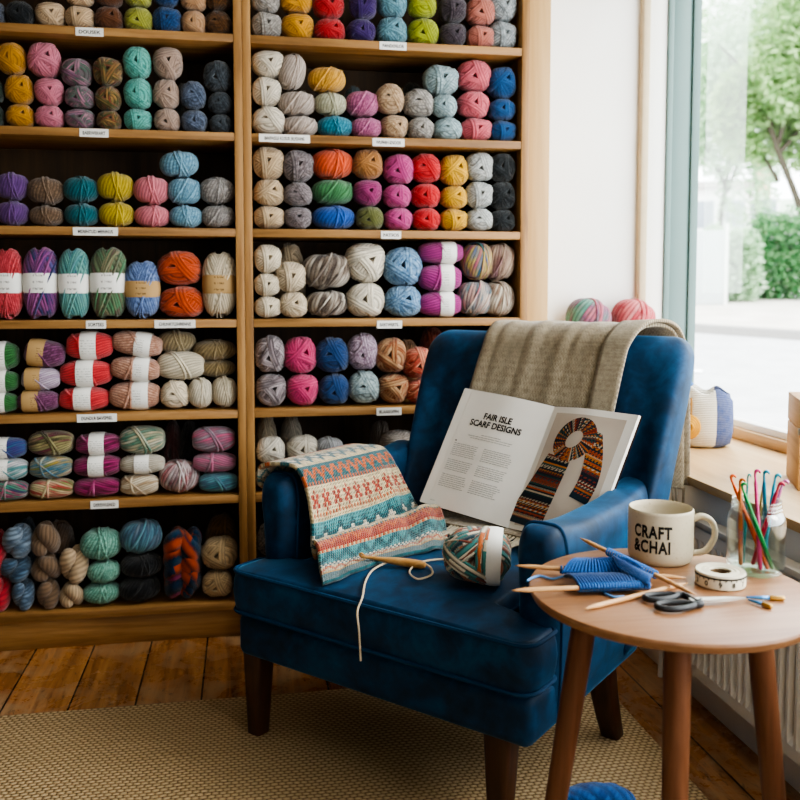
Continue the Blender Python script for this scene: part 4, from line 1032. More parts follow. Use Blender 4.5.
# ------------------------------------------------------------------ round side table
TZ = .59; _tc = at_z(670, 588.5, .59); TC = Vector((_tc.x, _tc.y, 0)); TR_ = .2485
M['table'] = wood('table_walnut', '#6f482d', '#936846', '#aa815e', 'X', .7, .38, .5)
M['table_leg'] = wood('table_leg_walnut', '#4a2a17', '#6b4128', '#80533a', 'Z', 1, .42, .4)
table = thing('side_table', 'round walnut side table on splayed legs holding mug and craft tools', 'table', TC)
MB().lathe([(.001, TZ - .019), (TR_ - .012, TZ - .019), (TR_ - .005, TZ - .017), (TR_ - .001, TZ - .010), (TR_, TZ - .005), (TR_ - .0015, TZ - .001), (TR_ - .004, TZ), (.001, TZ)], 96).build('tabletop', M['table'], table, ang=30)
for a0 in (-107, 5, 148):
    pass
def tleg(p0, p1):
    return MB().tube([Vector(p0).lerp(Vector(p1), k / 6) for k in range(7)], [.0215, .0215, .021, .0205, .0195, .0185, .0175], 24)
vd = Vector((TC.x, TC.y, 0)).normalized(); vr_ = Vector((vd.y, -vd.x, 0))        # view direction and its right
def rel(a, b): return vr_ * a + vd * b
for (a, b, a2, b2) in ((.014, -.155, .014, -.205), (-.138, -.055, -.215, -.06), (.145, .005, .205, .02)):
    p0 = rel(a, b); p1 = rel(a2, b2); z1 = FLOORZ if (TC + p1).x < .94 else .001
    tleg((p0.x, p0.y, TZ - .018), (p1.x, p1.y, z1)).build('leg', M['table_leg'], table, ang=50)
def T(px, py, dz=0): return at_z(px, py, TZ + dz)
def pxm(p, n=1): return (p - Vector((0, 0, H))).length / F * n      # metres per pixel, roughly
# ------------------------------------------------------------------ mug
mc = T(660, 559); R = pxm(mc, 29.5); HM = .080 * R / .0475
cer = NT('speckled_stoneware', .45, .4)
sp = cer.noise(cer.coord(), 160, 2, .5); n1 = cer.noise(cer.coord(), 12, 3)
cc = cer.mix(n1, '#bdb096', '#cfc3aa'); cc = cer.mix(cer.ramp(sp, [(.63, '#000000'), (.70, '#8a8a8a')]), cc, '#6b543a'); cer.col(cc)
mug = thing('mug', 'speckled cream stoneware mug lettered in black, on the round table', 'mug', mc)
k = R
MB().lathe([(.001, .002), (k * .86, .0), (k * .93, .003), (k * .985, .012), (k, .03), (k, HM - .006), (k * .995, HM - .002), (k * .965, HM), (k * .93, HM - .003), (k * .92, HM - .012), (k * .91, .02), (k * .8, .009), (.001, .008)], 64).build('cup', cer.m, mug, ang=50)
camdir = Vector((-mc.x, -mc.y, 0)).normalized(); cr = Vector((-camdir.y, camdir.x, 0))         # towards camera, screen right
hd = (cr * .97 - camdir * .02).normalized()
hp = [hd * (k * .97) + Vector((0, 0, HM * .80)), hd * (k * 1.22) + Vector((0, 0, HM * .87)), hd * (k * 1.52) + Vector((0, 0, HM * .78)), hd * (k * 1.62) + Vector((0, 0, HM * .54)), hd * (k * 1.48) + Vector((0, 0, HM * .32)), hd * (k * 1.28) + Vector((0, 0, HM * .20)), hd * (k * .97) + Vector((0, 0, HM * .16))]
MB().tube(spline(hp, 30), .0085, 14, flat=.7).build('handle', cer.m, mug, ang=0)
tea = plain('milky_tea', '#b5a27c', .35, .3)
MB().lathe([(.001, HM * .58), (k * .91, HM * .58)], 48).build('tea', tea, mug)
me = text_mesh('CRAFT\n&CHAI', .0325, .0012, .0001, align='LEFT', line=.88, sx=.70, space=1.13)
xs = [v.co.x for v in me.vertices]; mid = (min(xs) + max(xs)) / 2
th0 = atan2(camdir.y, camdir.x) - radians(15)
for v in me.vertices:
    a = th0 + (v.co.x - mid) / k; rr_ = k + .0004 + v.co.z
    v.co = Vector((rr_ * cos(a), rr_ * sin(a), HM * .50 + v.co.y))
put('lettering', me, M['ink'], mug)
# ------------------------------------------------------------------ jar of crochet hooks
jc = T(755, 571); JR = pxm(jc, 25.0); JH = .116 * JR / .044
def glass_solid():
    m = bpy.data.materials.new('clear_jar_glass'); m.use_nodes = True; t = m.node_tree; t.nodes.clear()
    o = t.nodes.new('ShaderNodeOutputMaterial'); tr = t.nodes.new('ShaderNodeBsdfTransparent'); tr.inputs[0].default_value = hx('#f0f4f2')
    g = t.nodes.new('ShaderNodeBsdfGlossy'); g.inputs['Roughness'].default_value = .06; g.inputs[0].default_value = (1, 1, 1, 1)
    lw = t.nodes.new('ShaderNodeLayerWeight'); lw.inputs[0].default_value = .35
    mx = t.nodes.new('ShaderNodeMixShader'); ml = t.nodes.new('ShaderNodeMath'); ml.operation = 'MULTIPLY'; ml.inputs[1].default_value = .5
    t.links.new(lw.outputs['Facing'], ml.inputs[0]); t.links.new(ml.outputs[0], mx.inputs[0]); t.links.new(tr.outputs[0], mx.inputs[1]); t.links.new(g.outputs[0], mx.inputs[2]); t.links.new(mx.outputs[0], o.inputs[0]); return m
M['glass'] = glass_solid()
jar = thing('glass_jar', 'clear screw-neck glass jar holding crochet hooks, on the round table', 'jar', jc)
j = JR
prof = [(.001, .003), (j * .8, .0), (j * .93, .004), (j, .014), (j, JH * .70), (j * .97, JH * .78), (j * .86, JH * .835), (j * .82, JH * .85), (j * .86, JH * .865), (j * .86, JH * .885), (j * .82, JH * .90), (j * .86, JH * .915), (j * .86, JH * .935), (j * .83, JH * .95), (j * .85, JH * .985), (j * .83, JH), (j * .78, JH * .99), (j * .76, JH * .84), (j * .93, JH * .77), (j * .95, JH * .70), (j * .95, .016), (j * .8, .008), (.001, .008)]
MB().lathe(prof, 64).build('jar_body', M['glass'], jar, ang=40)
jr = Vector((-camdir.y, camdir.x, 0)); jd = -camdir                     # right / away in view
def jp(a, b, z): return jc + jr * (a * j) + jd * (b * j) + Vector((0, 0, z))
HK = [('orange metal', '#c9561f', (.45, -.35), (730, 476), (.30)), ('copper bronze', '#b5622a', (-.55, -.1), (740, 479), (.05)), ('green', '#1f8a4c', (.62, -.25), (741, 484), (-.45)),
      ('thin turquoise', '#2a9aa0', (-.42, .25), (748, 474), (.4)), ('magenta', '#c23a78', (.15, -.5), (755, 470), (.2)), ('teal blue', '#1f86a6', (.45, .4), (764, 471), (.1)),
      ('pale gold', '#a8905a', (.0, .45), (763, 483), (.5)), ('bright cyan', '#2a9ab4', (.25, .1), (776, 474), (.3)), ('raspberry red', '#b53550', (-.1, .1), (780, 482), (.0)), ('lilac pink', '#b86a9a', (.1, .55), (784, 480), (.6))]
def metal(name, c):
    if name in MATS: return MATS[name]
    t = NT(name, .28, .5); t.b.inputs['Metallic'].default_value = .55; t.col(t.mix(t.noise(t.coord(), 40, 2), c, tuple(min(1, q * 1.25) for q in hx(c)[:3]) + (1,))); MATS[name] = t.m; return t.m
for nm, c, (a, b), (tx, ty), dep in HK:
    p0 = jp(a * .9, b * .9, .010)
    r = ray(tx, ty); O = Vector((0, 0, H)); pl0 = jp(0, dep, 0); t = (pl0 - O).dot(jd) / Vector(r).dot(jd); p1 = O + Vector(r) * t
    d = p1 - p0; L = d.length; dn = d.normalized(); thin = 'thin' in nm or 'gold' in nm; R0 = .0022 if thin else .0037
    o = thing('crochet_hook', '%s crochet hook standing in the glass jar' % nm, 'crochet hook', p0, 0, 'crochet hooks in the glass jar'); mt = metal('anodised_' + nm.replace(' ', '_'), c)
    hookshape(MB(), Vector(), dn, L, [(0, R0 * .5), (.015, R0 * 1.1), (.35, R0 * 1.15), (.42, R0 * 1.25), (.55, R0 * 1.2), (.6, R0), (.86, R0 * .95), (.90, R0 * .62), (.925, R0 * .6)]).build('shaft', mt, o, ang=60)
    sd = (jr * (1 if tx > 750 else .8) + Vector((0, 0, .2))); sd = (sd - dn * sd.dot(dn)).normalized(); e = dn * (L * .92)
    MB().tube(spline([e, e + dn * (L * .045), e + dn * (L * .075) + sd * R0 * .7, e + dn * (L * .07) + sd * R0 * 2.0, e + dn * (L * .045) + sd * R0 * 2.5], 12), [R0 * .62] * 4 + [R0 * .8] * 4 + [R0 * .7, R0 * .6, R0 * .45, R0 * .3], 10).build('hook_tip', mt, o, ang=60)
# ------------------------------------------------------------------ rolled tape measure
tc = T(720, 584); R = pxm(tc, 22.0); TH_ = .0265
tape = thing('tape_measure', 'rolled cream tape measure lying in front of the glass jar', 'tape measure', tc)
tm = NT('cream_tape', .55, .3); tm.col(tm.mix(tm.noise(tm.coord(), 30, 2), '#d6ccb4', '#e4dcc6'))
MB().lathe([(R * .42, .001), (R * .97, .001), (R, .003), (R, TH_ - .003), (R * .97, TH_), (R * .8, TH_ - .0008), (R * .78, TH_ - .0015), (R * .62, TH_ - .0005), (R * .60, TH_ - .0015), (R * .44, TH_ - .001), (R * .42, TH_ - .003)], 64, closed=True).build('tape_roll', tm.m, tape, ang=30)
MB().lathe([(R * .40, .002), (R * .415, .002), (R * .415, TH_ - .004), (R * .40, TH_ - .004)], 40, closed=True).build('inner_tape', plain('brown_tape_core', '#6b553c', .6), tape)
tcam = Vector((-tc.x, -tc.y, 0)).normalized(); a0 = atan2(tcam.y, tcam.x)
tk = MB()
for q in range(-34, 35):
    a = a0 + q * .045; hgt = .011 if q % 5 == 0 else .006; dr = R + .0003; w_ = .0009 / R
    for (zb, zt2) in ((TH_ - .0035 - hgt * .6, TH_ - .0035),):
        tk.add([(dr * cos(a - w_), dr * sin(a - w_), zb), (dr * cos(a + w_), dr * sin(a + w_), zb), (dr * cos(a + w_), dr * sin(a + w_), zt2), (dr * cos(a - w_), dr * sin(a - w_), zt2)], [(0, 1, 2, 3)])
tk.build('tick_marks', M['ink'], tape)
for q, ch in ((-1.05, '3'), (-.55, '0'), (.02, '9'), (.55, '8'), (1.05, '7')):
    me = text_mesh(ch, .0125, .0004, .0001)
    for v in me.vertices:
        a = a0 + q + v.co.x / R; v.co = Vector(((R + .0004) * cos(a), (R + .0004) * sin(a), TH_ * .40 + v.co.y))
    put('lettering', me, M['ink'], tape)
# ------------------------------------------------------------------ scissors
s0, s1, sp0 = T(645, 605), T(745, 603), T(697, 605)
sc = thing('scissors', 'scissors with black loop handles lying at the front of the table', 'scissors', sp0)
steel = plain('scissor_steel', '#d0cdc6', .38, .5, .5, .05); blk = plain('black_handle_plastic', '#17181b', .45, .4)
ax = (s1 - sp0).normalized(); ay = Vector((-ax.y, ax.x, 0)); LB = (s1 - sp0).length
def bl_(side, off, z):
    w = .0075; mb = MB()
    pts2 = [(-.012, -w * .8), (0, -w), (LB * .6, -w * .75 + off * .3), (LB, off), (LB * .6, w * .55 + off * .3), (0, w * .9), (-.012, w * .8)]
    poly = [(ax.x * a + ay.x * b * side, ax.y * a + ay.y * b * side) for a, b in pts2]
    return mb.prism(poly, z, z + .0022)
bl_(1, .0015, .006).build('blade', steel, sc, ang=30); bl_(-1, .0015, .0084).build('blade', steel, sc, ang=30)
MB().lathe([(.0001, .0125), (.0035, .0122), (.004, .0106), (.004, .006)], 16, (0, 0, 0)).build('pivot_screw', steel, sc)
for (pc, rx, ry, rot, zz) in ((T(661, 601), .030, .0125, .12, .0075), (T(676, 610), .033, .0145, .06, .0075)):
    c = pc - sp0; loop = []; a_ = atan2(ax.y, ax.x) + rot
    for q in range(36):
        t = 2 * PI * q / 36; x = rx * cos(t); y = ry * sin(t) * (1 - .25 * cos(t)); loop.append(Vector((c.x + x * cos(a_) - y * sin(a_), c.y + x * sin(a_) + y * cos(a_), zz)))
    hb = MB().tube(loop, .0052, 10, True)
    near = max(loop, key=lambda p: p.dot(ax)); hb.tube(spline([near - ax * .006, near + ax * .012, Vector((0, 0, zz)) - ax * .004, Vector((0, 0, zz + .001)) + ax * .010], 14), [.006] * 7 + [.0055, .005, .005, .0045, .004, .0035, .002], 10)
    hb.build('handle', blk, sc, ang=0)
# ------------------------------------------------------------------ two small hooks lying right of the scissors
for (a, b, nm) in (((746, 597), (785, 598.5), 'blue crochet hook with gold grip, lying farther back on the table edge'), ((748, 599.5), (772, 607), 'blue crochet hook with gold grip, lying nearer the table edge')):
    p0, p1 = T(*a, .0046), T(*b, .0046); d = p1 - p0; L = d.length; dn = d.normalized()
    o = thing('small_crochet_hook', nm, 'crochet hook', p0)
    hookshape(MB(), Vector(), dn, L, [(0, .0012), (.03, .0022), (.08, .0014), (.12, .0022), (.35, .0030), (.62, .0034)]).build('shaft', metal('steel_blue_shaft', '#3f7fb8'), o, ang=0)
    hookshape(MB(), dn * (L * .6), dn, L * .4, [(0, .0034), (.05, .0044), (.85, .0044), (.97, .0036), (1, .002)]).build('grip', metal('gold_grip', '#b8904a'), o, ang=60)
# ------------------------------------------------------------------ blue knitting on wooden needles
ndl = wood('pale_needle_wood', '#b5814f', '#cf9f6c', '#dfb788', 'X', 2, .42, .4)
def needle(p0, p1, label, r=.0042):
    d = p1 - p0; L = d.length; o = thing('knitting_needle', label, 'knitting needle', p0, 0, 'wooden double-pointed needles on the table')
    hookshape(MB(), Vector(), d.normalized(), L, [(0, .0006), (.03, r * .5), (.09, r * .95), (.13, r), (.87, r), (.91, r * .95), (.97, r * .5), (1, .0006)]).build('shaft', ndl, o, ang=0)
needle(T(512, 590.5, .014), T(652, 585, .014), 'wooden needle along the front edge of the blue knitting')
needle(T(515, 565.5, .012), T(686, 578, .012), 'wooden needle pushed through the back of the blue knitting')
needle(T(580, 538, .040), T(696, 595, .008), 'wooden needle slanting down across the right of the blue knitting')
needle(T(584, 609, .0045), T(688, 583, .0045), 'loose wooden needle lying in front of the blue knitting')
kb = NT('blue_knit', .95, .1); aa = kb.n('ShaderNodeAttribute', attribute_name='groove_shade').outputs['Fac']
kb.col(kb.mix(aa, '#2b5a98', '#081d3c')); kb.bump(kb.noise(kb.coord(), 300, 3), .5, .004); sheen(kb, .3)  # shade between the ribs is painted into the blue
def knit_sheet(name, c00, c01, c10, c11, bulge, m, n, mat, parent, pos):
    vs = []; gv = []
    for i in range(m):
        for jx in range(n):
            t = i / (m - 1); s = jx / (n - 1); p = (c00.lerp(c01, s)).lerp(c10.lerp(c11, s), t)
            ks = 24; fs = s * ks % 1; kt = 9; ft = (t * kt + abs(fs - .5) * .8) % 1
            hgt = .0042 * (1 - abs(2 * fs - 1) ** 2) + .0014 * (1 - abs(2 * ft - 1))
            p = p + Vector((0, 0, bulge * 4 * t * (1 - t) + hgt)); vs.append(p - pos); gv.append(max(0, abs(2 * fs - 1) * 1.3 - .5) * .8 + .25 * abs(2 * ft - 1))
    mb = MB(); rows = [vs[i * n:(i + 1) * n] for i in range(m)]; mb.grid(rows)
    o = mb.build(name, mat, parent, ang=0); at = o.data.attributes.new('groove_shade', 'FLOAT', 'POINT'); at.data.foreach_set('value', [min(1, q) for q in gv])
    md = o.modifiers.new('thick', 'SOLIDIFY'); md.thickness = .004; md.offset = -1; return o
kp = T(605, 578)
kn = thing('knitting_in_progress', 'small blue ribbed knitting on wooden needles, left side of the round table', 'knitting', kp)
fl, frr, bl2, br2 = T(578, 586, .020), T(650, 583, .018), T(561, 573, .018), T(650, 573, .014)
top_l, top_r = T(580, 566, .018), T(616, 561, .030)
knit_sheet('front_panel', T(563, 577, .012), T(640, 575, .008), T(580, 590, .013), T(650, 588, .013), .010, 24, 205, kb.m, kn, kp)
knit_sheet('back_panel', T(561, 574, .014), T(650, 577, .012), T(580, 562, .024), T(614, 560, .034), .012, 24, 205, kb.m, kn, kp)
knit_sheet('side_panel', T(612, 558, .036), T(653, 578, .022), T(618, 568, .030), T(648, 586, .018), .006, 20, 170, kb.m, kn, kp)
M['loops'] = plain('blue_stitch_loops', '#3a6dae', .95, .1, 0, .25, 120)
for a_, b_, nn_, rr2 in ((T(579, 587.6, .014), T(648, 585.2, .014), 24, .0068), (T(609, 552, .0325), T(655, 574.6, .0185), 20, .0066), (T(561, 569.5, .012), T(578, 570.6, .012), 6, .0062)):
    ls = MB(); d_ = (b_ - a_).normalized(); x_ = d_.orthogonal().normalized(); y_ = d_.cross(x_)
    for q in range(nn_):
        c_ = a_.lerp(b_, q / (nn_ - 1)) - kp
        ls.tube([c_ + x_ * (rr2 * cos(t)) + y_ * (rr2 * sin(t)) + d_ * (.0012 * sin(t)) for t in [2 * PI * w / 14 for w in range(14)]], .0017, 6, True)
    ls.build('needle_stitches', M['loops'], kn, ang=0)
kd = plain('blue_yarn_strand', '#5f8fc4', .9, .1, 0, .2, 200)
MB().tube([q - kp for q in spline([T(564, 576, .012), T(552, 579, .004), T(540, 576, .003), T(532, 578, .003), T(527, 581, .003)], 24)], .0022, 7).build('yarn_tail', kd, kn)
MB().tube([q - kp for q in spline([T(580, 589, .012), T(586, 591, .003), T(600, 590, .003), T(606, 594, .003), T(614, 597, .003), T(624, 596.5, .003)], 24)], .0022, 7).build('yarn_tail', kd, kn)
# ------------------------------------------------------------------ jute rug
def jute():
    t = NT('jute_weave', .95, .1)
    c = t.coord('Object'); sp = t.n('ShaderNodeSeparateXYZ'); t.l(c, sp.inputs[0])
    a = t.noise(t.coord(), 6, 3); fx = t.math('ADD', t.math('MULTIPLY', sp.outputs[0], 58), t.math('MULTIPLY', a, 1.0)); fy = t.math('ADD', t.math('MULTIPLY', sp.outputs[1], 84), t.math('MULTIPLY', a, 1.6))
    off = t.math('MULTIPLY', t.math('MODULO', t.math('FLOOR', fy), 2.0), .5)
    u = t.math('ABSOLUTE', t.math('SUBTRACT', t.math('FRACT', t.math('ADD', fx, off)), .5)); v = t.math('ABSOLUTE', t.math('SUBTRACT', t.math('FRACT', fy), .5))
    h = t.math('SUBTRACT', 1.0, t.math('ADD', t.math('POWER', t.math('MULTIPLY', u, 2.0), 2.5), t.math('POWER', t.math('MULTIPLY', v, 2.0), 2.5)))
    n = t.noise(t.coord('Object', (1, 3, 1)), 90, 4, .7)
    col = t.ramp(t.math('ADD', t.math('MULTIPLY', h, .42), t.math('MULTIPLY', n, .5)), [(.05, '#64523b'), (.42, '#ab8f6a'), (.75, '#d8be96')])
    big = t.noise(t.coord('Object', (1, 5, 1)), 3, 3); t.col(t.mix(t.math('MULTIPLY', big, .35), col, '#8d754f'))
    t.bump(t.math('ADD', h, t.math('MULTIPLY', n, .8)), .6, .006); return t.m
rug = bpy.data.objects.new('rug', None)
rugo = MB().box(-.98, .985, .25, 2.376, .0005, .0125, .004).build('jute_rug', jute(), None, (0, 0, 0))
tag(rugo, 'woven natural jute rug on the floorboards under the armchair', 'rug')
# blue hank of yarn on the rug under the table
bh = at_z(596, 806, FLOORZ + .03); blu = yarn(['#1a5a9c', '#2f78bc', '#164a86'], 'heather')
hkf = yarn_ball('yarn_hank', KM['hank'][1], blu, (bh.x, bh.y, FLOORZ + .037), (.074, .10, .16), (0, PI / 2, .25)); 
tag(hkf, 'twisted blue yarn hank lying on the jute rug beneath the table', 'yarn hank')
# ------------------------------------------------------------------ balls on the ledge behind the chair
zl = .945
for (px, py, w, cols, nm) in ((590, 312, 44, ['#3f7a74', '#7aa89a', '#8a5a7a', '#c9788a', '#2f6a64'], 'teal and pink striped yarn ball on the white ledge behind the chair'),
                              (635, 314, 42, ['#d0606a', '#e08a8c', '#b84a58', '#e8b0ae'], 'pink striped yarn ball on the white ledge, nearer the window')):
    p = at_y(px, py, 3.035); d = w / F * (p - Vector((0, 0, H))).length
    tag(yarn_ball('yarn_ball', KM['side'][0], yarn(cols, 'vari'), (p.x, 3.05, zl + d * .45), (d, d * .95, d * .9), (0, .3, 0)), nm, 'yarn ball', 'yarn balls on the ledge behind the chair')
# ------------------------------------------------------------------ knitted bag on the sill
bc = Vector((1.475, 2.66, ZS)); bg = thing('knitted_bag', 'blue and cream knitted bag on the window sill, behind the chair wing', 'bag', bc)
def bagmat():
    t = NT('knitted_bag_wool', .95, .1); c = t.coord('Object'); sp = t.n('ShaderNodeSeparateXYZ'); t.l(c, sp.inputs[0])
    g = t.n('ShaderNodeAttribute', attribute_name='panel').outputs['Fac']
    n = t.noise(t.coord(), 45, 3, .7)
    col = t.ramp(g, [(0, '#d8ceb8'), (.40, '#e6e0d2'), (.5, '#173a78')], 'CONSTANT'); t.col(t.mix(t.math('MULTIPLY', n, .3), col, '#c9c4b8'))
    wv = t.n('ShaderNodeTexWave', i_Scale=55.0); wv.bands_direction = 'Z'; t.l(c, wv.inputs[0]); t.bump(t.math('ADD', wv.outputs['Fac'], n), .6, .006); return t.m
rows = []; pan = []
tocam = Vector((-bc.x, -bc.y, 0)).normalized(); tr_ = Vector((-tocam.y, tocam.x, 0))
BRX, BHH = .098, .215
prof = [(.02, .002, 0), (.75, .002, 0), (.95, .012, 0), (1.02, .05, 0), (1.03, .10, 0), (1.0, .15, 0), (.93, .19, 1), (.90, .203, 1), (.85, .206, 1), (.81, .19, 1), (.80, .12, 0), (.78, .03, 0), (.02, .02, 0)]
for rf, z, top in prof:
    ring = []
    for q in range(64):
        a = 2 * PI * q / 64; sx = cos(a); sy = sin(a)
        dip = (-.030 * exp(-((sx - .15) / .4) ** 2) + .025 * sstep(.55, 1, -sx) - .03 * sstep(.45, 1, sx)) * top
        p = tr_ * (sx * rf * BRX) + tocam * (sy * rf * BRX * .85); ring.append((p.x, p.y, z + dip)); pan.append(.9 if sx > .52 else .45)
    rows.append(ring)
bo = MB().grid(rows, True, False, True, True).build('bag_body', bagmat(), bg, ang=0); at = bo.data.attributes.new('panel', 'FLOAT', 'POINT'); at.data.foreach_set('value', pan)
yel = plain('ochre_yarn', '#c9963a', .9, .1, 0, .25, 60); tan_ = plain('tan_yarn', '#8f6a34', .9, .1, 0, .25, 60)
fm = MB()
for q in range(5):
    x = -.030 - .012 * q; pts = [tr_ * (x * 1.05) + tocam * (.102 - .004 * q + .004 * sin(q)) * .84 + Vector((0, 0, z)) for z in (.165, .14, .115, .09)]
    fm.tube(spline(pts, 10), .0048, 8)
fm.build('yarn_tassel', tan_, bg, ang=0)
ym = MB(); cpt = tr_ * -.035 + tocam * .090 + Vector((0, 0, .072))
for q in range(4):
    ym.tube([cpt + tr_ * ((.030 - .006 * q) * cos(t)) + Vector((0, 0, (.034 - .007 * q) * sin(t))) + tocam * (.003 * q) for t in [2 * PI * w / 20 for w in range(20)]], .0062, 8, True)
ym.build('yarn_rosette', yel, bg, ang=0)
MB().tube(spline([tr_ * -.09 + Vector((0, 0, .20)), tr_ * -.085 + Vector((0, 0, .235)), tr_ * -.06 + Vector((0, 0, .225)), tr_ * -.03 + Vector((0, 0, .195))], 14), .009, 10).build('strap', plain('blue_strap_wool', '#4a72ac', .95, .1, 0, .2, 60), bg, ang=0)
# ------------------------------------------------------------------ plywood box on the sill at the right edge
pb = at_z(796, 489, ZS); ply = wood('plywood_box', '#a87c4c', '#c49a66', '#d3ae7e', 'Y', .6, .55, .3)
vy = Vector((pb.x, pb.y, 0)).normalized(); bx_r = radians(-26)
box = thing('wooden_box', 'plain plywood box with metal clasp on the sill, beside the jar', 'box', pb, bx_r)
MB().box(0, .20, -.02, .18, 0, .155, .003).build('box_body', ply, box, ang=30)
MB().box(0, .20, -.02, .18, .157, .232, .003).build('lid', ply, box, ang=30)
MB().box(-.002, .022, -.0245, -.0195, .143, .160, .001).box(.004, .016, -.028, -.0235, .146, .157, .001).build('clasp', plain('clasp_steel', '#8f8a80', .35, .5, .8), box)
kk = MB()
for (x, z, r_) in ((.05, .10, .028), (.075, .06, .018)):
    kk.tube([(x + r_ * cos(t) * 1.3, -.0202, z + r_ * sin(t)) for t in [PI * .9 + 1.5 * w / 10 for w in range(11)]], .0011, 5)
kk.build('grain_mark', plain('burnt_mark', '#6b4a28', .8), box)
# ------------------------------------------------------------------ street outside
D31 = Vector((sin(radians(31)), cos(radians(31)), 0)); R31 = Vector((D31.y, -D31.x, 0))
def gz(d): return -.05 + .082 * max(0, d - 3.6)
def ext(a, d, z=0.0): return D31 * d + R31 * a + Vector((0, 0, gz(d) + z))       # a: right of the view line, d: distance
def pxa(px, d): return (atan((px - 400) / F) - radians(21)), d
def A_(px, d): return tan(atan((px - 400) / F) - radians(21)) * d
asph = NT('pale_asphalt', .9, .2); asph.col(asph.ramp(asph.noise(asph.coord(), 3, 5, .7), [(.3, '#a8a8a8'), (.7, '#bcbcbc')]))
pave = NT('paving', .9, .2); pave.col(pave.ramp(pave.noise(pave.coord(), 2, 4), [(.3, '#b3aca2'), (.7, '#c6c0b8')]))
def strip(name, d0, d1, a0, a1, z, mat, tilt=0.0, n=8):
    rows = []
    for i in range(n + 1):
        d = d0 + (d1 - d0) * i / n; rows.append([ext(a, d - tilt * a, z) for a in (a0, a0 * .5, 0, a1 * .5, a1)])
    return struct(MB().grid(rows).build(name, mat, ang=0))
def soil(): return plain('grass_verge', '#8f9a78', .95, .1)
strip('street_ground', 3.0, 70, -60, 60, -.03, asph.m, 0, 30)
strip('near_pavement', 3.1, 5.6, -14, 14, 0.0, pave.m, .25)
strip('far_pavement', 11.6, 15.5, -16, 16, .07, pave.m, .45)
kr = MB(); kr.grid([[ext(a, 11.6 - .45 * a - dd, z) for a in (-16, -8, 0, 8, 16)] for dd, z in ((.0, .07), (.0, .075), (.14, .07), (.16, -.04))])
struct(kr.build('kerb', plain('kerb_stone', '#85827e', .9)))
struct(MB().grid([[ext(a, d - .3 * a, -.02) for a in (-1.6, -.3)] for d in (8.6, 8.75)]).build('road_marking', plain('road_paint', '#f4f4f2', .8)))
struct(MB().grid([[ext(a, d - .3 * a, -.02) for a in (.5, 2.4)] for d in (7.9, 8.05)]).build('road_marking', plain('road_paint', '#f4f4f2', .8)))
def leafmat(name, cols):
    t = NT(name, .6, .3); oi = t.n('ShaderNodeAttribute', attribute_name='leaf').outputs['Fac']; t.col(t.ramp(oi, [(i / (len(cols) - 1), c) for i, c in enumerate(cols)]))
    t.b.inputs['Transmission Weight'].default_value = 0.0
    tl = t.n('ShaderNodeBsdfTranslucent'); t.l(t.ramp(oi, [(i / (len(cols) - 1), c) for i, c in enumerate(cols)]), tl.inputs[0]); mx = t.n('ShaderNodeMixShader'); mx.inputs[0].default_value = .5
    o = [n for n in t.t.nodes if n.type == 'OUTPUT_MATERIAL'][0]; t.l(t.b.outputs[0], mx.inputs[1]); t.l(tl.outputs[0], mx.inputs[2]); t.l(mx.outputs[0], o.inputs[0]); return t.m
def leaves(name, blobs, count, size, mat, parent, seed, origin):
    r = random.Random(seed); vs = []; fs = []; lf = []
    tot = sum(b[1].x * b[1].y * b[1].z for b in blobs)
    for c, rad in blobs:
        n = int(count * rad.x * rad.y * rad.z / tot)
        for _ in range(n):
            d = rvec(r) * (r.uniform(.25, 1) ** .5); p = c + Vector((d.x * rad.x, d.y * rad.y, d.z * rad.z)) - origin
            a = rvec(r); b = a.orthogonal().normalized(); s = size * r.uniform(.6, 1.3); o = len(vs)
            vs += [p - a * s, p + b * s * .5, p + a * s, p - b * s * .5]; fs.append((o, o + 1, o + 2, o + 3)); q = r.random(); lf += [q] * 4
    me = bpy.data.meshes.new(name); me.from_pydata(vs, [], fs); me.materials.append(mat); at = me.attributes.new('leaf', 'FLOAT', 'POINT'); at.data.foreach_set('value', lf)
    o = bpy.data.objects.new(name, me); COL.objects.link(o); o.parent = parent; return o
LF1 = leafmat('tree_leaves', ['#5f8a4a', '#8aaf6a', '#b4cf94', '#7a9f62']); LF2 = leafmat('hedge_leaves', ['#2f6a3a', '#4f8f54', '#86b47c', '#3f7a48']); LF3 = leafmat('reflection_pale_leaves', ['#8fb48a', '#b4d0ac', '#cfe2c8'])  # last set: pale haze of the window reflection put into the leaf colour
bark = plain('tree_bark', '#3f3a30', .9, .1, 0, .3, 20)
def tree(label, a, d, zc, rad, count, seed, mat, trunk, size=.085):
    b = ext(a, d, -.05); o = thing('tree', label, 'tree', b, 0, 'trees across the street'); r = random.Random(seed); blobs = []
    for q in range(16):
        v = rvec(r) * r.uniform(.25, .85); blobs.append((Vector((b.x, b.y, zc)) + Vector((v.x * rad.x, v.y * rad.y, v.z * rad.z)), rad * r.uniform(.28, .45)))
    leaves('foliage', blobs, count, size, mat, o, seed, b)
    mb = MB(); top = Vector((0, 0, zc - b.z)); k = Vector((trunk, 0, 0))
    mb.tube(spline([Vector((0, 0, 0)), top * .35 + R31 * trunk * .2, top * .7 + R31 * trunk * .7, top * 1.1 + R31 * trunk], 16), [.085 - .004 * q for q in range(16)], 10)
    for q in range(5):
        v = rvec(r); v.z = abs(v.z); p = top * r.uniform(.5, .9) + R31 * trunk * .6; mb.tube(spline([p, p + v * .6 + Vector((0, 0, .3)), p + v * 1.5 + Vector((0, 0, .8))], 8), [.045, .042, .038, .034, .03, .026, .02, .012], 6)
    mb.build('trunk', bark, o, ang=0)
tree('leafy green tree across the street with a slanting trunk, right of the window view', A_(812, 16.5), 16.5, 5.0, Vector((1.7, 1.7, 2.1)), 16000, 4, LF1, -1.0)
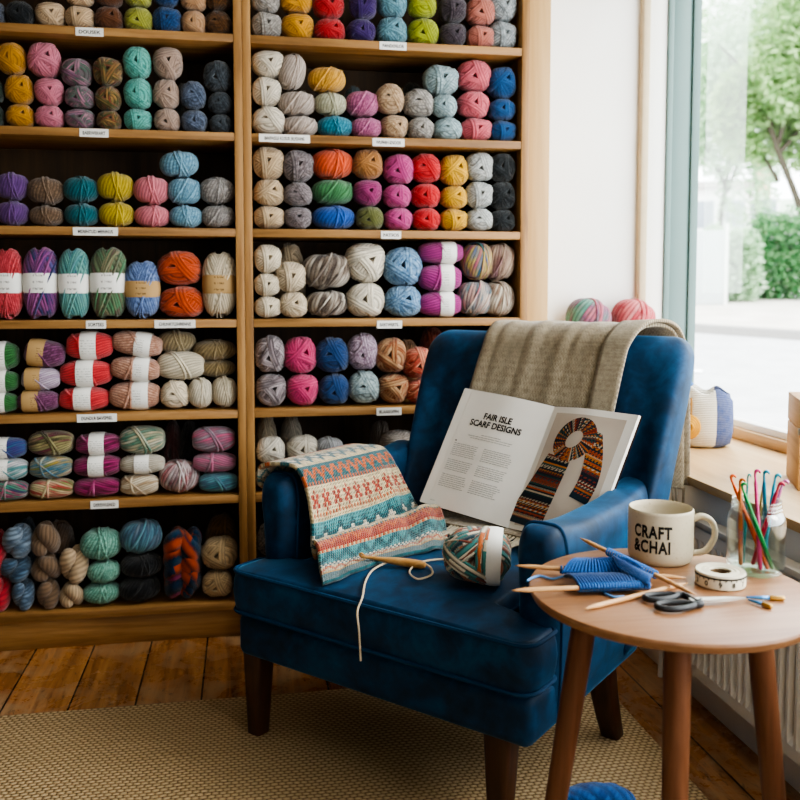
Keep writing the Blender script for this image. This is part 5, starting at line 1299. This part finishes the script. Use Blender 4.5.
tree('pale green tree across the street, seen beside the window frame', A_(715, 21), 21, 5.0, Vector((1.9, 1.9, 3.3)), 13000, 5, LF3, .3)
tree('tall light green tree behind the hedge in the middle of the view', A_(756, 27), 27, 7.6, Vector((2.9, 2.9, 3.1)), 15000, 6, LF1, -.4, .10)
def hedge(label, px0, px1, d, ytop, seed, mat, count):
    a0, a1 = A_(px0, d), A_(px1, d); b = ext((a0 + a1) / 2, d, .03); zt = H + (290 - ytop) / F * d; hgt = zt - b.z; o = thing('hedge', label, 'hedge', b, 0, 'hedges across the street'); blobs = []
    r = random.Random(seed); n = 9
    for q in range(n):
        a = a0 + (a1 - a0) * (q + .5) / n
        blobs.append((ext(a, d + r.uniform(-.1, .1), 0) * 1 + Vector((0, 0, hgt * (.32 + .0 * q))), Vector(((a1 - a0) / n * .95, .45, hgt * .38)))); blobs.append((ext(a, d, 0) + Vector((0, 0, hgt * (.66 + r.uniform(-.06, .05)))), Vector(((a1 - a0) / n * .95, .42, hgt * .36))))
    leaves('foliage', blobs, count * 2, .055, mat, o, seed, b)
    mb = MB()
    for q in range(4): p = ext(a0 + (a1 - a0) * (q + .5) / 4, d, 0) - b; mb.tube([p, p + Vector((.03, 0, hgt * .35)), p + Vector((-.05, .02, hgt * .8))], [.03, .025, .012], 6)
    mb.build('stems', bark, o, ang=0)
hedge('dense dark green hedge across the street, right side of the window view', 752, 850, 15.4, 214, 3, LF2, 5200)
hedge('pale green hedge across the street, left side of the window view', 704, 750, 15.0, 228, 9, LF3, 2600)
def building(label, px0, px1, d, ytop, wallc, roofc, seed):
    a0, a1 = A_(px0, d), A_(px1, d); b = ext((a0 + a1) / 2, d, -.2); zt = H + (290 - ytop) / F * d; hh = zt - b.z; w = a1 - a0
    o = thing('house', label, 'house', b, radians(-31), 'houses across the street'); MB().box(-w / 2, w / 2, 0, 4, 0, hh, .02).build('wall', plain('render_' + wallc[1:], wallc, .85), o)
    MB().prism([(-w / 2 - .2, -.2), (w / 2 + .2, -.2), (w / 2 + .2, 4.2), (-w / 2 - .2, 4.2)], hh, hh + .25).build('roof', plain('roof_' + roofc[1:], roofc, .85), o)
    gl = plain('window_' + wallc[1:], '#8a929a', .3, .5)
    for zz in (1.0, 3.4):
        for x in (-w * .27, w * .27):
            if zz + 1.2 < hh:
                wn = MB().box(x - .42, x + .42, -.05, .02, zz, zz + 1.2, .01).build('window', plain('frame_w', '#efefec', .6), o)
                MB().box(x - .34, x + .34, -.06, -.045, zz + .08, zz + 1.12, .003).build('pane', gl, wn)
building('white rendered house across the street, left behind the pale hedge', 690, 745, 36, 195, '#ece9e4', '#b8b2ac', 1)
building('tan brick house across the street, behind the dark hedge', 753, 768, 38, 165, '#cbb095', '#a08878', 2)
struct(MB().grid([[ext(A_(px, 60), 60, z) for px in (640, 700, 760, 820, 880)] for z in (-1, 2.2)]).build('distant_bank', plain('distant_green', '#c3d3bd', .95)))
# gate / white utility panel by the frame
g0 = ext(A_(708, 14.3), 14.3, .05); ga = thing('garden_gate', 'pale grey garden gate panel across the street, near the window frame', 'gate', g0, radians(-31))
MB().box(-.22, .22, -.02, .02, .02, 1.15, .01).build('gate_panel', plain('gate_grey', '#b9c0bf', .7), ga)
MB().box(-.27, -.22, -.04, .04, 0, 1.25, .01).build('gate_post', plain('gate_white', '#e6e6e2', .7), ga); MB().box(.22, .27, -.04, .04, 0, 1.25, .01).build('gate_post', plain('gate_white', '#e6e6e2', .7), ga)
# ------------------------------------------------------------------ light
w = bpy.data.worlds.new('sky'); S.world = w; w.use_nodes = True; bgn = w.node_tree.nodes['Background']
bgn.inputs[0].default_value = (.93, .97, 1.0, 1); bgn.inputs[1].default_value = WORLD
def portal(loc, rot, sx, sy):
    l = bpy.data.lights.new('sky_portal', 'AREA'); l.shape = 'RECTANGLE'; l.size = sx; l.size_y = sy; l.cycles.is_portal = True
    o = bpy.data.objects.new('sky_portal', l); COL.objects.link(o); o.location = loc; o.rotation_euler = rot; return o
portal((1.735, .9, 1.55), (0, PI / 2, 0), 1.95, 4.3)
sun = bpy.data.lights.new('sun', 'SUN'); sun.energy = SUNE; sun.angle = radians(25); sun.color = (1, .95, .86)
so = bpy.data.objects.new('sun', sun); COL.objects.link(so)
so.rotation_euler = Vector((-.75, .28, -.60)).to_track_quat('-Z', 'Y').to_euler()
fl_ = bpy.data.lights.new('front_fill', 'AREA'); fl_.shape = 'RECTANGLE'; fl_.size = 2.2; fl_.size_y = 1.8; fl_.energy = FILL; fl_.color = (1, .93, .84)  # added fill lamp behind the camera, inside the closed front wall
fo = bpy.data.objects.new('front_fill', fl_); COL.objects.link(fo); fo.location = (-.1, -1.9, 1.45); fo.rotation_euler = (radians(84), 0, 0)
struct(MB().box(-1.05, 1.82, -2.32, -2.2, 0, ZC, 0).build('wall_front', M['dim_wall']))
S.view_settings.view_transform = 'AgX'; S.view_settings.look = 'AgX - Medium High Contrast'; S.view_settings.exposure = EXPO; S.view_settings.gamma = 1.0
S.cycles.max_bounces = 8; S.cycles.diffuse_bounces = 4; S.cycles.glossy_bounces = 3; S.cycles.transparent_max_bounces = 12; S.cycles.caustics_reflective = False; S.cycles.caustics_refractive = False
S.cycles.sample_clamp_indirect = 6
